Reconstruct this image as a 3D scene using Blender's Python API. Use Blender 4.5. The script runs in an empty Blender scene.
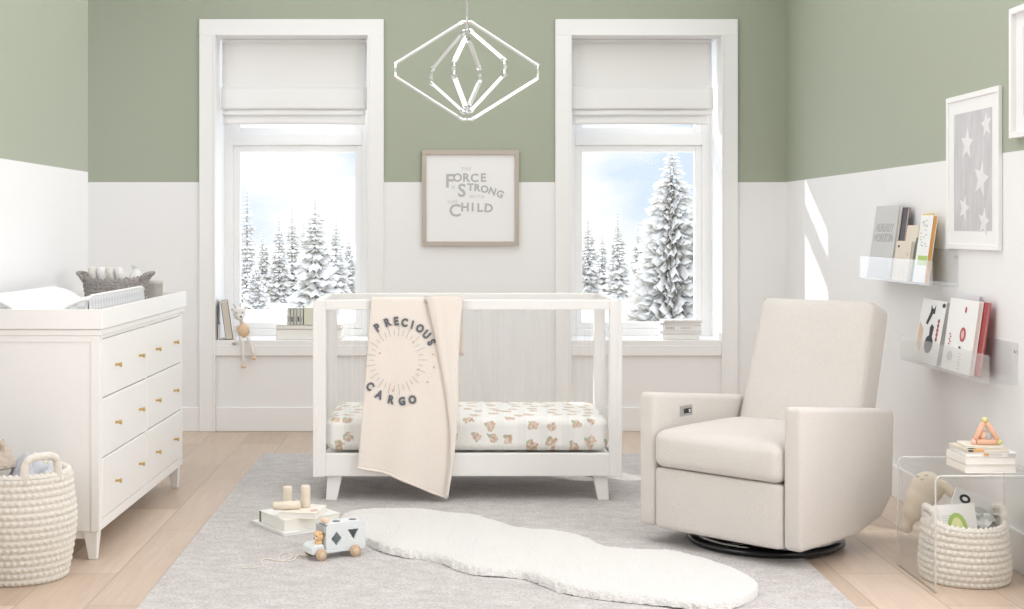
import bpy, bmesh, math, random
from mathutils import Vector, Matrix, Euler
R = math.radians
PI = math.pi
rnd = random.Random(7)
scene = bpy.context.scene
C = scene.collection
F = 1400.0; VX = 445.0; VY = 228.0; CH = 1.24

def P(px, py, D):
    return Vector(((px - VX) * D / F, D, CH - (py - VY) * D / F))
def G(px, py, z=0.0):
    D = F * (CH - z) / (py - VY)
    return Vector(((px - VX) * D / F, D, z))

# ---------------------------------------------------------------- materials
MATS = {}
def mat(name, col, rough=0.6, metal=0.0, bump=0.0, bscale=60.0, var=0.0, vscale=8.0, spec=0.5,
        emit=None, estr=0.0, sheen=0.0, stretch=None):
    if name in MATS: return MATS[name]
    m = bpy.data.materials.new(name); m.use_nodes = True
    nt = m.node_tree; b = nt.nodes['Principled BSDF']
    b.inputs['Base Color'].default_value = (*col, 1)
    b.inputs['Roughness'].default_value = rough
    b.inputs['Metallic'].default_value = metal
    b.inputs['Specular IOR Level'].default_value = spec
    if sheen: b.inputs['Sheen Weight'].default_value = sheen
    if emit:
        b.inputs['Emission Color'].default_value = (*emit, 1); b.inputs['Emission Strength'].default_value = estr
    if bump or var:
        tc = nt.nodes.new('ShaderNodeTexCoord'); mp = nt.nodes.new('ShaderNodeMapping')
        nt.links.new(tc.outputs['Object'], mp.inputs['Vector'])
        if stretch: mp.inputs['Scale'].default_value = stretch
    if bump:
        n = nt.nodes.new('ShaderNodeTexNoise'); n.inputs['Scale'].default_value = bscale; n.inputs['Detail'].default_value = 3
        nt.links.new(mp.outputs['Vector'], n.inputs['Vector'])
        bp = nt.nodes.new('ShaderNodeBump'); bp.inputs['Strength'].default_value = bump; bp.inputs['Distance'].default_value = 0.01
        nt.links.new(n.outputs['Fac'], bp.inputs['Height']); nt.links.new(bp.outputs['Normal'], b.inputs['Normal'])
    if var:
        n2 = nt.nodes.new('ShaderNodeTexNoise'); n2.inputs['Scale'].default_value = vscale; n2.inputs['Detail'].default_value = 4
        nt.links.new(mp.outputs['Vector'], n2.inputs['Vector'])
        mx = nt.nodes.new('ShaderNodeMix'); mx.data_type = 'RGBA'
        mx.inputs[6].default_value = (*[c * (1 - var) for c in col], 1); mx.inputs[7].default_value = (*[min(1, c * (1 + var)) for c in col], 1)
        nt.links.new(n2.outputs['Fac'], mx.inputs[0]); nt.links.new(mx.outputs[2], b.inputs['Base Color'])
    MATS[name] = m
    return m

def clear(name, tint=(1, 1, 1), fac=0.06, rough=0.02, white=0.0, edge=.25):
    m = bpy.data.materials.new(name); m.use_nodes = True
    nt = m.node_tree
    for n in list(nt.nodes): nt.nodes.remove(n)
    out = nt.nodes.new('ShaderNodeOutputMaterial'); t = nt.nodes.new('ShaderNodeBsdfTransparent')
    t.inputs['Color'].default_value = (*tint, 1)
    g = nt.nodes.new('ShaderNodeBsdfGlossy'); g.inputs['Roughness'].default_value = rough
    lw = nt.nodes.new('ShaderNodeLayerWeight'); lw.inputs['Blend'].default_value = 0.35
    mm = nt.nodes.new('ShaderNodeMath'); mm.operation = 'MULTIPLY_ADD'; mm.inputs[1].default_value = edge; mm.inputs[2].default_value = fac
    nt.links.new(lw.outputs['Facing'], mm.inputs[0])
    mx = nt.nodes.new('ShaderNodeMixShader')
    nt.links.new(mm.outputs[0], mx.inputs[0]); nt.links.new(t.outputs[0], mx.inputs[1]); nt.links.new(g.outputs[0], mx.inputs[2])
    last = mx
    if white:
        d = nt.nodes.new('ShaderNodeBsdfDiffuse'); d.inputs['Color'].default_value = (.95, .95, .95, 1)
        m2 = nt.nodes.new('ShaderNodeMixShader'); m2.inputs[0].default_value = white
        nt.links.new(mx.outputs[0], m2.inputs[1]); nt.links.new(d.outputs[0], m2.inputs[2]); last = m2
    nt.links.new(last.outputs[0], out.inputs['Surface'])
    return m

def nodes_mat(name, rough=0.6):
    m = bpy.data.materials.new(name); m.use_nodes = True
    nt = m.node_tree; b = nt.nodes['Principled BSDF']; b.inputs['Roughness'].default_value = rough
    tc = nt.nodes.new('ShaderNodeTexCoord'); mp = nt.nodes.new('ShaderNodeMapping')
    nt.links.new(tc.outputs['Object'], mp.inputs['Vector'])
    return m, nt, b, mp
def N(nt, typ, **kw):
    n = nt.nodes.new(typ)
    for k, v in kw.items():
        if k.startswith('_'): setattr(n, k[1:], v)
        else: n.inputs[k.replace('_', ' ')].default_value = v
    return n
def mixc(nt, fac, a, b):
    mx = nt.nodes.new('ShaderNodeMix'); mx.data_type = 'RGBA'
    for s, v in ((0, fac), (6, a), (7, b)):
        if isinstance(v, tuple): mx.inputs[s].default_value = (*v, 1)
        elif isinstance(v, float): mx.inputs[s].default_value = v
        else: nt.links.new(v, mx.inputs[s])
    return mx.outputs[2]
def ramp(nt, fac, a, b):
    r = nt.nodes.new('ShaderNodeMapRange'); r.inputs['From Min'].default_value = a; r.inputs['From Max'].default_value = b
    nt.links.new(fac, r.inputs['Value']); return r.outputs['Result']

# walls: green paint above a white lower part (paint line at 1.52 m)
def wall_mat(name, green, white):
    m, nt, b, mp = nodes_mat(name, 0.55)
    geo = nt.nodes.new('ShaderNodeNewGeometry'); sx = nt.nodes.new('ShaderNodeSeparateXYZ')
    nt.links.new(geo.outputs['Position'], sx.inputs[0])
    gt = N(nt, 'ShaderNodeMath', _operation='GREATER_THAN'); gt.inputs[1].default_value = 1.52
    nt.links.new(sx.outputs['Z'], gt.inputs[0])
    nt.links.new(mixc(nt, gt.outputs[0], white, green), b.inputs['Base Color'])
    n = N(nt, 'ShaderNodeTexNoise', Scale=140.0, Detail=2.0); nt.links.new(mp.outputs[0], n.inputs['Vector'])
    bp = N(nt, 'ShaderNodeBump', Strength=0.04, Distance=0.004); nt.links.new(n.outputs['Fac'], bp.inputs['Height'])
    nt.links.new(bp.outputs[0], b.inputs['Normal'])
    return m
GREEN = (.375, .412, .325)
WALL = wall_mat('wall_paint', GREEN, (.86, .86, .865))
TRIM = mat('trim_paint', (.88, .88, .88), .4)
CEIL = mat('ceiling_paint', (.9, .9, .89), .8)
WHITE = mat('lacquer_white', (.87, .865, .85), .35)
CRIBW = mat('crib_white', (.86, .85, .835), .4)
BRASS = mat('brass', (.62, .44, .19), .32, 1.0)
CHROME = mat('chrome', (.85, .86, .88), .12, 1.0)
BLACK = mat('black_gloss', (.012, .013, .016), .2)
UPH = mat('upholstery', (.785, .745, .70), .9, bump=.7, bscale=330, var=.12, vscale=230, sheen=.3)
ACR = clear('clear_acrylic', (.985, .99, .99), .005, .03, 0.03, .12)
ACRS = clear('shelf_acrylic', (.98, .985, .985), .02, .05, .10, .2)
GLASS = clear('window_glass', (1, 1, 1), .0, .0)
WOODL = mat('light_wood', (.68, .52, .36), .5, var=.12, vscale=30, stretch=(1, 1, 8))
WOODP = mat('pale_wood', (.78, .70, .58), .5, var=.08, vscale=40)
PAPER = mat('paper', (.86, .84, .80), .8)
PWHITE = mat('cover_white', (.86, .86, .85), .45)
INK = mat('ink_black', (.03, .03, .035), .6)
GREY = mat('ink_grey', (.42, .42, .42), .7)
LGREY = mat('cover_grey', (.58, .58, .57), .5)

# floor: pale oak boards running away from the camera
m, nt, b, mp = nodes_mat('oak_boards', .38)
mp.inputs['Rotation'].default_value = (0, 0, R(90))
br = N(nt, 'ShaderNodeTexBrick', Scale=1.0)
br.offset = .37; br.inputs['Brick Width'].default_value = 1.15; br.inputs['Row Height'].default_value = .235
br.inputs['Mortar Size'].default_value = .0022; br.inputs['Mortar Smooth'].default_value = .3
br.inputs['Color1'].default_value = (.52, .40, .31, 1); br.inputs['Color2'].default_value = (.70, .57, .465, 1); br.inputs['Mortar'].default_value = (.40, .31, .23, 1)
nt.links.new(mp.outputs[0], br.inputs['Vector'])
mp2 = N(nt, 'ShaderNodeMapping'); mp2.inputs['Scale'].default_value = (14, 1.2, 1)
tc = [n for n in nt.nodes if n.type == 'TEX_COORD'][0]; nt.links.new(tc.outputs['Object'], mp2.inputs['Vector'])
n = N(nt, 'ShaderNodeTexNoise', Scale=3.0, Detail=8.0, Roughness=.6); nt.links.new(mp2.outputs[0], n.inputs['Vector'])
grain = mixc(nt, ramp(nt, n.outputs['Fac'], .3, .75), (.86, .84, .82), (1.0, 1.0, 1.0))
mul = N(nt, 'ShaderNodeMix', _data_type='RGBA', _blend_type='MULTIPLY'); mul.inputs[0].default_value = 1
nt.links.new(br.outputs['Color'], mul.inputs[6]); nt.links.new(grain, mul.inputs[7]); nt.links.new(mul.outputs[2], b.inputs['Base Color'])
bp = N(nt, 'ShaderNodeBump', Strength=.25, Distance=.003); bp.invert = True
nt.links.new(br.outputs['Fac'], bp.inputs['Height']); nt.links.new(bp.outputs[0], b.inputs['Normal'])
FLOOR = m

# rug: heathered grey twill
m, nt, b, mp = nodes_mat('rug_weave', .95)
n1 = N(nt, 'ShaderNodeTexNoise', Scale=11.0, Detail=9.0, Roughness=.8)
mp.inputs['Rotation'].default_value = (0, 0, R(40)); mp.inputs['Scale'].default_value = (1, 1.5, 1)
nt.links.new(mp.outputs[0], n1.inputs['Vector'])
n2 = N(nt, 'ShaderNodeTexNoise', Scale=95.0, Detail=3.0); nt.links.new(mp.outputs[0], n2.inputs['Vector'])
c1 = mixc(nt, ramp(nt, n1.outputs['Fac'], .3, .7), (.50, .468, .455), (.76, .735, .725))
c2 = mixc(nt, ramp(nt, n2.outputs['Fac'], .35, .65), (.70, .69, .68), (1.0, 1.0, 1.0))
mul = N(nt, 'ShaderNodeMix', _data_type='RGBA', _blend_type='MULTIPLY'); mul.inputs[0].default_value = 1
nt.links.new(c1, mul.inputs[6]); nt.links.new(c2, mul.inputs[7]); nt.links.new(mul.outputs[2], b.inputs['Base Color'])
bp = N(nt, 'ShaderNodeBump', Strength=.7, Distance=.006); nt.links.new(n2.outputs['Fac'], bp.inputs['Height']); nt.links.new(bp.outputs[0], b.inputs['Normal'])
RUG = m

# sheet with little brown and green motifs
m, nt, b, mp = nodes_mat('printed_sheet', .85)
sxy = nt.nodes.new('ShaderNodeSeparateXYZ'); nt.links.new(mp.outputs[0], sxy.inputs[0])
yz = N(nt, 'ShaderNodeMath', _operation='ADD'); nt.links.new(sxy.outputs['Y'], yz.inputs[0]); nt.links.new(sxy.outputs['Z'], yz.inputs[1])
uv = nt.nodes.new('ShaderNodeCombineXYZ'); nt.links.new(sxy.outputs['X'], uv.inputs[0]); nt.links.new(yz.outputs[0], uv.inputs[1])
warp = N(nt, 'ShaderNodeTexNoise', Scale=40.0, Detail=2.0); nt.links.new(uv.outputs[0], warp.inputs['Vector'])
add = N(nt, 'ShaderNodeMix', _data_type='RGBA', _blend_type='LINEAR_LIGHT'); add.inputs[0].default_value = .022
nt.links.new(uv.outputs[0], add.inputs[6]); nt.links.new(warp.outputs['Color'], add.inputs[7])
v = N(nt, 'ShaderNodeTexVoronoi', Scale=11.0, Randomness=.62); v.voronoi_dimensions = '2D'; nt.links.new(add.outputs[2], v.inputs['Vector'])
lt = N(nt, 'ShaderNodeMath', _operation='LESS_THAN'); lt.inputs[1].default_value = .245; nt.links.new(v.outputs['Distance'], lt.inputs[0])
sh = N(nt, 'ShaderNodeVectorMath', _operation='ADD'); sh.inputs[1].default_value = (.016, -.012, 0); nt.links.new(add.outputs[2], sh.inputs[0])
v2 = N(nt, 'ShaderNodeTexVoronoi', Scale=11.0, Randomness=.62); v2.voronoi_dimensions = '2D'; nt.links.new(sh.outputs[0], v2.inputs['Vector'])
lt2 = N(nt, 'ShaderNodeMath', _operation='LESS_THAN'); lt2.inputs[1].default_value = .095; nt.links.new(v2.outputs['Distance'], lt2.inputs[0])
nn = N(nt, 'ShaderNodeTexNoise', Scale=70.0); nt.links.new(mp.outputs[0], nn.inputs['Vector'])
brown = mixc(nt, ramp(nt, nn.outputs['Fac'], .35, .65), (.50, .35, .26), (.80, .68, .58))
c = mixc(nt, lt.outputs[0], (.86, .85, .825), brown)
c = mixc(nt, lt2.outputs[0], c, (.42, .50, .36))
nt.links.new(c, b.inputs['Base Color'])
SHEET = m

FUR = mat('white_fur', (.80, .785, .76), .95, bump=1.0, bscale=130, sheen=.5)
FLEECE = mat('cream_fleece', (.86, .79, .725), .95, bump=.35, bscale=260, sheen=.5)
ROPE = mat('cotton_rope', (.80, .765, .70), .9, bump=.5, bscale=160, var=.06, vscale=40)
GROPE = mat('grey_woven_rope', (.36, .335, .32), .9, bump=.8, bscale=150, var=.75, vscale=120)
LINEN = mat('shade_linen', (.88, .88, .875), .85, bump=.1, bscale=300)

# ---------------------------------------------------------------- mesh builder
class MB:
    def __init__(s):
        s.bm = bmesh.new(); s.mats = []
    def mi(s, m):
        if m not in s.mats: s.mats.append(m)
        return s.mats.index(m)
    def take(s, tb, m, M=None, smooth=False):
        if M is not None: bmesh.ops.transform(tb, matrix=M, verts=tb.verts)
        i = s.mi(m); vm = {}
        for v in tb.verts: vm[v] = s.bm.verts.new(v.co)
        for f in tb.faces:
            try: nf = s.bm.faces.new([vm[v] for v in f.verts])
            except ValueError: continue
            nf.material_index = i; nf.smooth = smooth
        tb.free(); return s
    def box(s, m, x0, x1, y0, y1, z0, z1, bev=0.0, M=None, seg=1):
        tb = bmesh.new(); bmesh.ops.create_cube(tb, size=1)
        bmesh.ops.transform(tb, matrix=Matrix.Translation(((x0+x1)/2, (y0+y1)/2, (z0+z1)/2)) @ Matrix.Diagonal((abs(x1-x0), abs(y1-y0), abs(z1-z0), 1)), verts=tb.verts)
        if bev: bmesh.ops.bevel(tb, geom=tb.edges[:], offset=bev, segments=seg, affect='EDGES', profile=.5)
        return s.take(tb, m, M)
    def taper(s, m, top, bot, bev=0.0, M=None):      # two rectangles ((x0,x1,y0,y1,z))
        tb = bmesh.new(); vs = []
        for (x0, x1, y0, y1, z) in (bot, top):
            vs.append([tb.verts.new(p) for p in ((x0, y0, z), (x1, y0, z), (x1, y1, z), (x0, y1, z))])
        tb.faces.new(vs[0][::-1]); tb.faces.new(vs[1])
        for k in range(4): tb.faces.new((vs[0][k], vs[0][(k+1) % 4], vs[1][(k+1) % 4], vs[1][k]))
        if bev: bmesh.ops.bevel(tb, geom=tb.edges[:], offset=bev, segments=2, affect='EDGES', profile=.5)
        return s.take(tb, m, M)
    def rbox(s, m, c, h, r, n=10, M=None, crown=None):
        tb = bmesh.new(); bmesh.ops.create_cube(tb, size=2)
        bmesh.ops.subdivide_edges(tb, edges=tb.edges[:], cuts=n, use_grid_fill=True)
        H = Vector(h); 
        for v in tb.verts:
            p = v.co.copy()
            q = Vector([math.copysign(abs(p[k]) ** .75, p[k]) * H[k] for k in range(3)])
            # concentrate samples near edges
            cl = Vector([max(-(H[k]-r), min(H[k]-r, q[k])) for k in range(3)])
            d = q - cl
            nq = cl + (d.normalized() * r if d.length > 1e-9 else d)
            if crown: nq = crown(nq, H)
            v.co = nq + Vector(c)
        return s.take(tb, m, M, True)
    def cyl(s, m, a, b_, r0, r1=None, n=24, M=None, bev=0.0, smooth=True):
        a = Vector(a); b_ = Vector(b_); r1 = r0 if r1 is None else r1
        d = b_ - a; L = d.length; q = d.to_track_quat('Z', 'Y').to_matrix().to_4x4()
        prof = [(0, 0), (r0, 0), (r1, L), (0, L)] if not bev else [(0, 0), (r0-bev, 0), (r0, bev), (r1, L-bev), (r1-bev, L), (0, L)]
        T = Matrix.Translation(a) @ q
        return s.lathe(m, prof, n, (M @ T) if M else T, smooth)
    def lathe(s, m, prof, n=32, M=None, smooth=True):
        tb = bmesh.new(); rings = []
        for (r, z) in prof:
            if r < 1e-6: rings.append([tb.verts.new((0, 0, z))])
            else: rings.append([tb.verts.new((r*math.cos(2*PI*k/n), r*math.sin(2*PI*k/n), z)) for k in range(n)])
        for A, B in zip(rings, rings[1:]):
            for k in range(n):
                k2 = (k+1) % n
                if len(A) == 1 and len(B) == 1: continue
                if len(A) == 1: tb.faces.new((A[0], B[k2], B[k]))
                elif len(B) == 1: tb.faces.new((A[k], A[k2], B[0]))
                else: tb.faces.new((A[k], A[k2], B[k2], B[k]))
        bmesh.ops.recalc_face_normals(tb, faces=tb.faces[:])
        return s.take(tb, m, M, smooth)
    def tube(s, m, pts, r, n=8, closed=False, M=None, smooth=True, twist=0.0):
        pts = [Vector(p) for p in pts]; tb = bmesh.new(); rings = []; L = len(pts)
        up = None
        for i, p in enumerate(pts):
            if closed: t = (pts[(i+1) % L] - pts[i-1]).normalized()
            else: t = (pts[min(i+1, L-1)] - pts[max(i-1, 0)]).normalized()
            if up is None: up = t.orthogonal().normalized()
            u = (up - t*up.dot(t)).normalized(); up = u; w = t.cross(u)
            rr = r(i/(L-1)) if callable(r) else r
            rings.append([tb.verts.new(p + u*rr*math.cos(2*PI*k/n+twist) + w*rr*math.sin(2*PI*k/n+twist)) for k in range(n)])
        for i in range(L if closed else L-1):
            A = rings[i]; B = rings[(i+1) % L]
            for k in range(n): tb.faces.new((A[k], A[(k+1) % n], B[(k+1) % n], B[k]))
        if not closed: tb.faces.new(rings[0][::-1]); tb.faces.new(rings[-1])
        return s.take(tb, m, M, smooth)
    def prism(s, m, poly, a, b_, M=None, bev=0.0, seg=3, smooth=False):   # poly in local XY, extruded z a..b
        tb = bmesh.new(); A = [tb.verts.new((p[0], p[1], a)) for p in poly]; B = [tb.verts.new((p[0], p[1], b_)) for p in poly]
        n = len(poly); tb.faces.new(A[::-1]); tb.faces.new(B)
        for k in range(n): tb.faces.new((A[k], A[(k+1) % n], B[(k+1) % n], B[k]))
        bmesh.ops.recalc_face_normals(tb, faces=tb.faces[:])
        if bev: bmesh.ops.bevel(tb, geom=tb.edges[:], offset=bev, segments=seg, affect='EDGES', profile=.5)
        return s.take(tb, m, M, smooth)
    def ball(s, m, c, r, M=None, seg=20, ring=12, sc=(1, 1, 1), rot=None):
        tb = bmesh.new(); bmesh.ops.create_uvsphere(tb, u_segments=seg, v_segments=ring, radius=r)
        T = Matrix.Translation(c) @ (rot.to_matrix().to_4x4() if rot else Matrix()) @ Matrix.Diagonal((*sc, 1))
        return s.take(tb, m, (M @ T) if M else T, True)
    def grid(s, m, fn, nu, nv, M=None, thick=0.0, smooth=True, closed_u=False):
        tb = bmesh.new(); g = [[tb.verts.new(fn(i/nu, j/nv)) for j in range(nv+1)] for i in range(nu + (0 if closed_u else 1))]
        for i in range(nu):
            i2 = (i+1) % nu if closed_u else i+1
            for j in range(nv): tb.faces.new((g[i][j], g[i2][j], g[i2][j+1], g[i][j+1]))
        if thick:
            bmesh.ops.recalc_face_normals(tb, faces=tb.faces[:]); bmesh.ops.solidify(tb, geom=tb.faces[:], thickness=thick)
        return s.take(tb, m, M, smooth)
    def text(s, m, body, size, M, depth=.0006, bold=0.0, align='CENTER', fn=None, spacing=1.0):
        cu = bpy.data.curves.new('t', 'FONT'); cu.body = body; cu.size = size; cu.align_x = align; cu.align_y = 'CENTER'
        cu.extrude = depth; cu.offset = bold; cu.resolution_u = 3; cu.space_character = spacing
        o = bpy.data.objects.new('t', cu); C.objects.link(o)
        dg = bpy.context.evaluated_depsgraph_get(); me = bpy.data.meshes.new_from_object(o.evaluated_get(dg))
        bpy.data.objects.remove(o); bpy.data.curves.remove(cu)
        tb = bmesh.new(); tb.from_mesh(me); bpy.data.meshes.remove(me)
        bmesh.ops.transform(tb, matrix=M, verts=tb.verts)
        if fn:
            for v in tb.verts: v.co = fn(v.co)
        return s.take(tb, m)
    def build(s, name, parent=None, loc=None, rot=None, world=False, inv=None, autosmooth=False):
        me = bpy.data.meshes.new(name)
        o = bpy.data.objects.new(name, me); C.objects.link(o)
        if parent is not None: o.parent = parent
        if loc is not None: o.location = loc
        if rot is not None: o.rotation_euler = rot
        if world:        # geometry given in world space
            W = wm(o); bmesh.ops.transform(s.bm, matrix=W.inverted(), verts=s.bm.verts)
        s.bm.normal_update(); s.bm.to_mesh(me); s.bm.free()
        for m in s.mats: me.materials.append(m)
        return o
def wm(o):
    M = Matrix.LocRotScale(o.location, o.rotation_euler, o.scale)
    return wm(o.parent) @ M if o.parent else M
def tag(o, label=None, cat=None, group=None, kind=None):
    if label: o['label'] = label
    if cat: o['category'] = cat
    if group: o['group'] = group
    if kind: o['kind'] = kind
    return o
def thing(name, label, cat, loc=(0, 0, 0), rot=(0, 0, 0), group=None):
    o = bpy.data.objects.new(name, None); C.objects.link(o); o.empty_display_size = .1
    o.location = loc; o.rotation_euler = rot
    return tag(o, label, cat, group)
def struct(o, label=None):
    o['kind'] = 'structure'
    return o
def dup(root, loc=None, rot=None):
    r = root.copy(); C.objects.link(r)
    if loc is not None: r.location = loc
    if rot is not None: r.rotation_euler = rot
    def rec(a, b_):
        for ch in list(a.children):
            c = ch.copy(); C.objects.link(c); c.parent = b_; rec(ch, c)
    rec(root, r)
    return r

# ================================================================ SETTING
XL, XR, YB = -1.785, 2.08, 8.55
b_ = MB(); b_.box(FLOOR, -3.2, 2.2, -1.6, 8.6, -.05, 0); struct(b_.build('floor'))
b_ = MB(); b_.box(CEIL, -3.2, 2.2, -1.6, 8.9, 3.0, 3.1); struct(b_.build('ceiling'))
WIN = [(-1.497, -.373), (.672, 1.784)]     # casing outer edges
CW = .099
ZS, ZT = .556, 2.413
b_ = MB()
hx = [(a+CW-.01, c-CW+.01) for a, c in WIN]
xs = [-3.2, hx[0][0], hx[0][1], hx[1][0], hx[1][1], 2.2]
for k in (0, 2, 4): b_.box(WALL, xs[k], xs[k+1], YB, YB+.36, 0, 3.0)
for a, c in hx:
    b_.box(WALL, a, c, YB, YB+.36, 0, ZS-.035); b_.box(WALL, a, c, YB, YB+.36, ZT+.01, 3.0)
struct(b_.build('wall_back'))
b_ = MB(); b_.box(WALL, XL-.12, XL, -1.6, 7.0, 0, 3.0); struct(b_.build('wall_left'))
b_ = MB(); b_.box(WALL, -3.2, -3.08, -1.6, 8.6, 0, 3.0); struct(b_.build('wall_alcove'))
b_ = MB(); b_.box(WALL, XR, XR+.12, -1.6, 8.6, 0, 3.0); struct(b_.build('wall_right'))
b_ = MB()
for a, c in ((-3.08, WIN[0][0]), (WIN[0][0]+CW, WIN[0][1]-CW), (WIN[0][1], WIN[1][0]), (WIN[1][0]+CW, WIN[1][1]-CW), (WIN[1][1], XR)):
    b_.box(TRIM, a, c, YB-.014, YB, 0, .147, .003)
struct(b_.build('baseboard_back'))
b_ = MB(); b_.box(WALL, -3.2, 2.2, -1.72, -1.6, 0, 3.0); struct(b_.build('wall_front'))
b_ = MB(); b_.box(TRIM, XR-.014, XR, -1.6, YB-.014, 0, .147, .003); struct(b_.build('baseboard_right'))
b_ = MB(); b_.box(TRIM, XL, XL+.014, -1.6, 7.0, 0, .147, .003); struct(b_.build('baseboard_left'))

def window(idx, x0, x1, gx0, gx1):
    w = bpy.data.objects.new('window_%d' % idx, None); C.objects.link(w); w.location = ((x0+x1)/2, YB, 0); w['kind'] = 'structure'
    for a, c in ((x0, x0+CW), (x1-CW, x1)):
        q = MB(); q.box(TRIM, a, c, YB-.028, YB, 0, ZT, .003)
        i0, i1 = (c-.012, c) if a == x0 else (a, a+.012)
        q.box(TRIM, i0, i1, YB-.034, YB-.026, 0, ZT, .002); q.build('casing', w, world=True)
    q = MB(); q.box(TRIM, x0, x1, YB-.028, YB, ZT, ZT+CW, .003); q.box(TRIM, x0+CW, x1-CW, YB-.034, YB-.026, ZT, ZT+.012, .002); q.build('head_casing', w, world=True)
    a, c = x0+CW, x1-CW
    q = MB()
    for (u0, u1, z0, z1) in ((a-.01, a, ZS, ZT+.01), (c, c+.01, ZS, ZT+.01), (a, c, ZT, ZT+.01)):
        q.box(TRIM, u0, u1, YB, 8.87, z0, z1)
    q.build('jamb_liner', w, world=True)
    q = MB(); q.box(TRIM, a-.01, c+.01, YB-.02, 8.90, ZS-.035, ZS, .003); q.build('sill', w, world=True)
    q = MB(); q.box(TRIM, a, c, YB-.022, YB, ZS-.095, ZS-.03, .003); q.build('apron', w, world=True)
    # fixed frame with a transom rail
    q = MB(); Y0, Y1 = 8.87, 8.93
    q.box(TRIM, a-.012, gx0-.045, Y0, Y1, ZS, ZT+.012, .002); q.box(TRIM, gx1+.045, c+.012, Y0, Y1, ZS, ZT+.012, .002)
    q.box(TRIM, gx0-.045, gx1+.045, Y0, Y1, ZS, ZS+.045, .002); q.box(TRIM, gx0-.045, gx1+.045, Y0, Y1, ZT-.06, ZT+.012, .002)
    q.box(TRIM, gx0-.045, gx1+.045, Y0-.006, Y1, 1.765, 1.835, .002)
    q.build('frame', w, world=True)
    # two sashes
    for z0, z1 in ((ZS+.045, 1.765), (1.835, ZT-.06)):
        q = MB()
        q.box(TRIM, gx0-.045, gx0, Y0+.012, Y1, z0, z1, .003); q.box(TRIM, gx1, gx1+.045, Y0+.012, Y1, z0, z1, .003)
        q.box(TRIM, gx0, gx1, Y0+.012, Y1, z0, z0+.042, .003); q.box(TRIM, gx0, gx1, Y0+.012, Y1, z1-.042, z1, .003)
        s_ = q.build('sash', w, world=True)
        q = MB(); q.box(GLASS, gx0, gx1, Y0+.034, Y0+.038, z0+.042, z1-.042); q.build('pane', s_, world=True)
window(1, *WIN[0], -1.299, -.570)
window(2, *WIN[1], .870, 1.585)

# roman shades
def shade(x0, x1, label):
    t = thing('roman_shade', label, 'window shade', ((x0+x1)/2, 8.70, ZT), group='roman shades in the windows')
    Y = 8.70; px = lambda py: CH-(py-VY)*Y/F
    z0, z1, z2, z3, z4 = ZT-.012, px(88), px(110), px(116), px(125)
    cx, W = (x0+x1)/2, x1-x0
    def sheet(za, zb, ya, yb, sag=0.0, w=1.0):
        def fn(u, v):
            x = cx+(u-.5)*W*w; z = za+(zb-za)*v + sag*math.sin(PI*u)*v
            y = ya+(yb-ya)*v - .004*math.sin(v*PI) + .0015*math.sin(u*11+v*3)
            return (x, y, z)
        return fn
    q = MB(); q.grid(LINEN, sheet(z0, z2, Y, Y-.006), 24, 12, thick=.003); q.build('fabric_panel', t, world=True)
    q = MB(); q.grid(LINEN, sheet(z1, z2, Y-.018, Y-.036, .003, 1.01), 24, 8, thick=.003)
    q.grid(LINEN, lambda u, v: (cx+(u-.5)*W*1.01, Y-.018+.012*(1-math.cos(v*PI/2)), z1+.004*math.sin(v*PI/2)), 24, 4, thick=.003); q.build('fold', t, world=True)
    q = MB(); q.grid(LINEN, sheet(z2+.03, z3, Y-.012, Y-.03, .002, .99), 24, 5, thick=.003); q.build('fold', t, world=True)
    q = MB(); q.grid(LINEN, sheet(z3+.03, z4, Y-.006, Y-.018, .004, .98), 24, 5, thick=.003); q.build('fold', t, world=True)
    q = MB(); q.box(LINEN, x0, x1, Y-.012, Y+.02, ZT-.02, ZT-.002, .002); q.build('headrail', t, world=True)
shade(-1.383, -.487, 'white roman shade hanging in the left window')
shade(.782, 1.655, 'white roman shade hanging in the right window')

# outdoors
SNOW = mat('snow', (.93, .94, .96), .9, bump=.4, bscale=2, var=.04, vscale=.3)
def ground(u, v):
    y = 12 + 500*v*v; x = (u-.5)*(60+1.6*y)
    return (x, y, -5 + .25*math.sin(x*.11+y*.05) + .2*math.sin(y*.13) - .6*max(0, 1-(y-12)/50))
b_ = MB(); b_.grid(SNOW, ground, 60, 60); struct(b_.build('ground_snow'))
m, nt, b, mp = nodes_mat('snowy_needles', .9)
geo = nt.nodes.new('ShaderNodeNewGeometry'); sx = nt.nodes.new('ShaderNodeSeparateXYZ'); nt.links.new(geo.outputs['Normal'], sx.inputs[0])
ab = N(nt, 'ShaderNodeMath', _operation='ABSOLUTE'); nt.links.new(sx.outputs['Z'], ab.inputs[0])
n = N(nt, 'ShaderNodeTexNoise', Scale=1.6, Detail=4.0); nt.links.new(mp.outputs[0], n.inputs['Vector'])
nt.links.new(mixc(nt, ramp(nt, n.outputs['Fac'], .36, .62), (.62, .59, .53), (.74, .735, .72)), b.inputs['Base Color'])  # pale, low-contrast needle tones: distance haze put into the colour
NEEDLE = m
BARK = mat('bark', (.35, .30, .26), .9)
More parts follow.
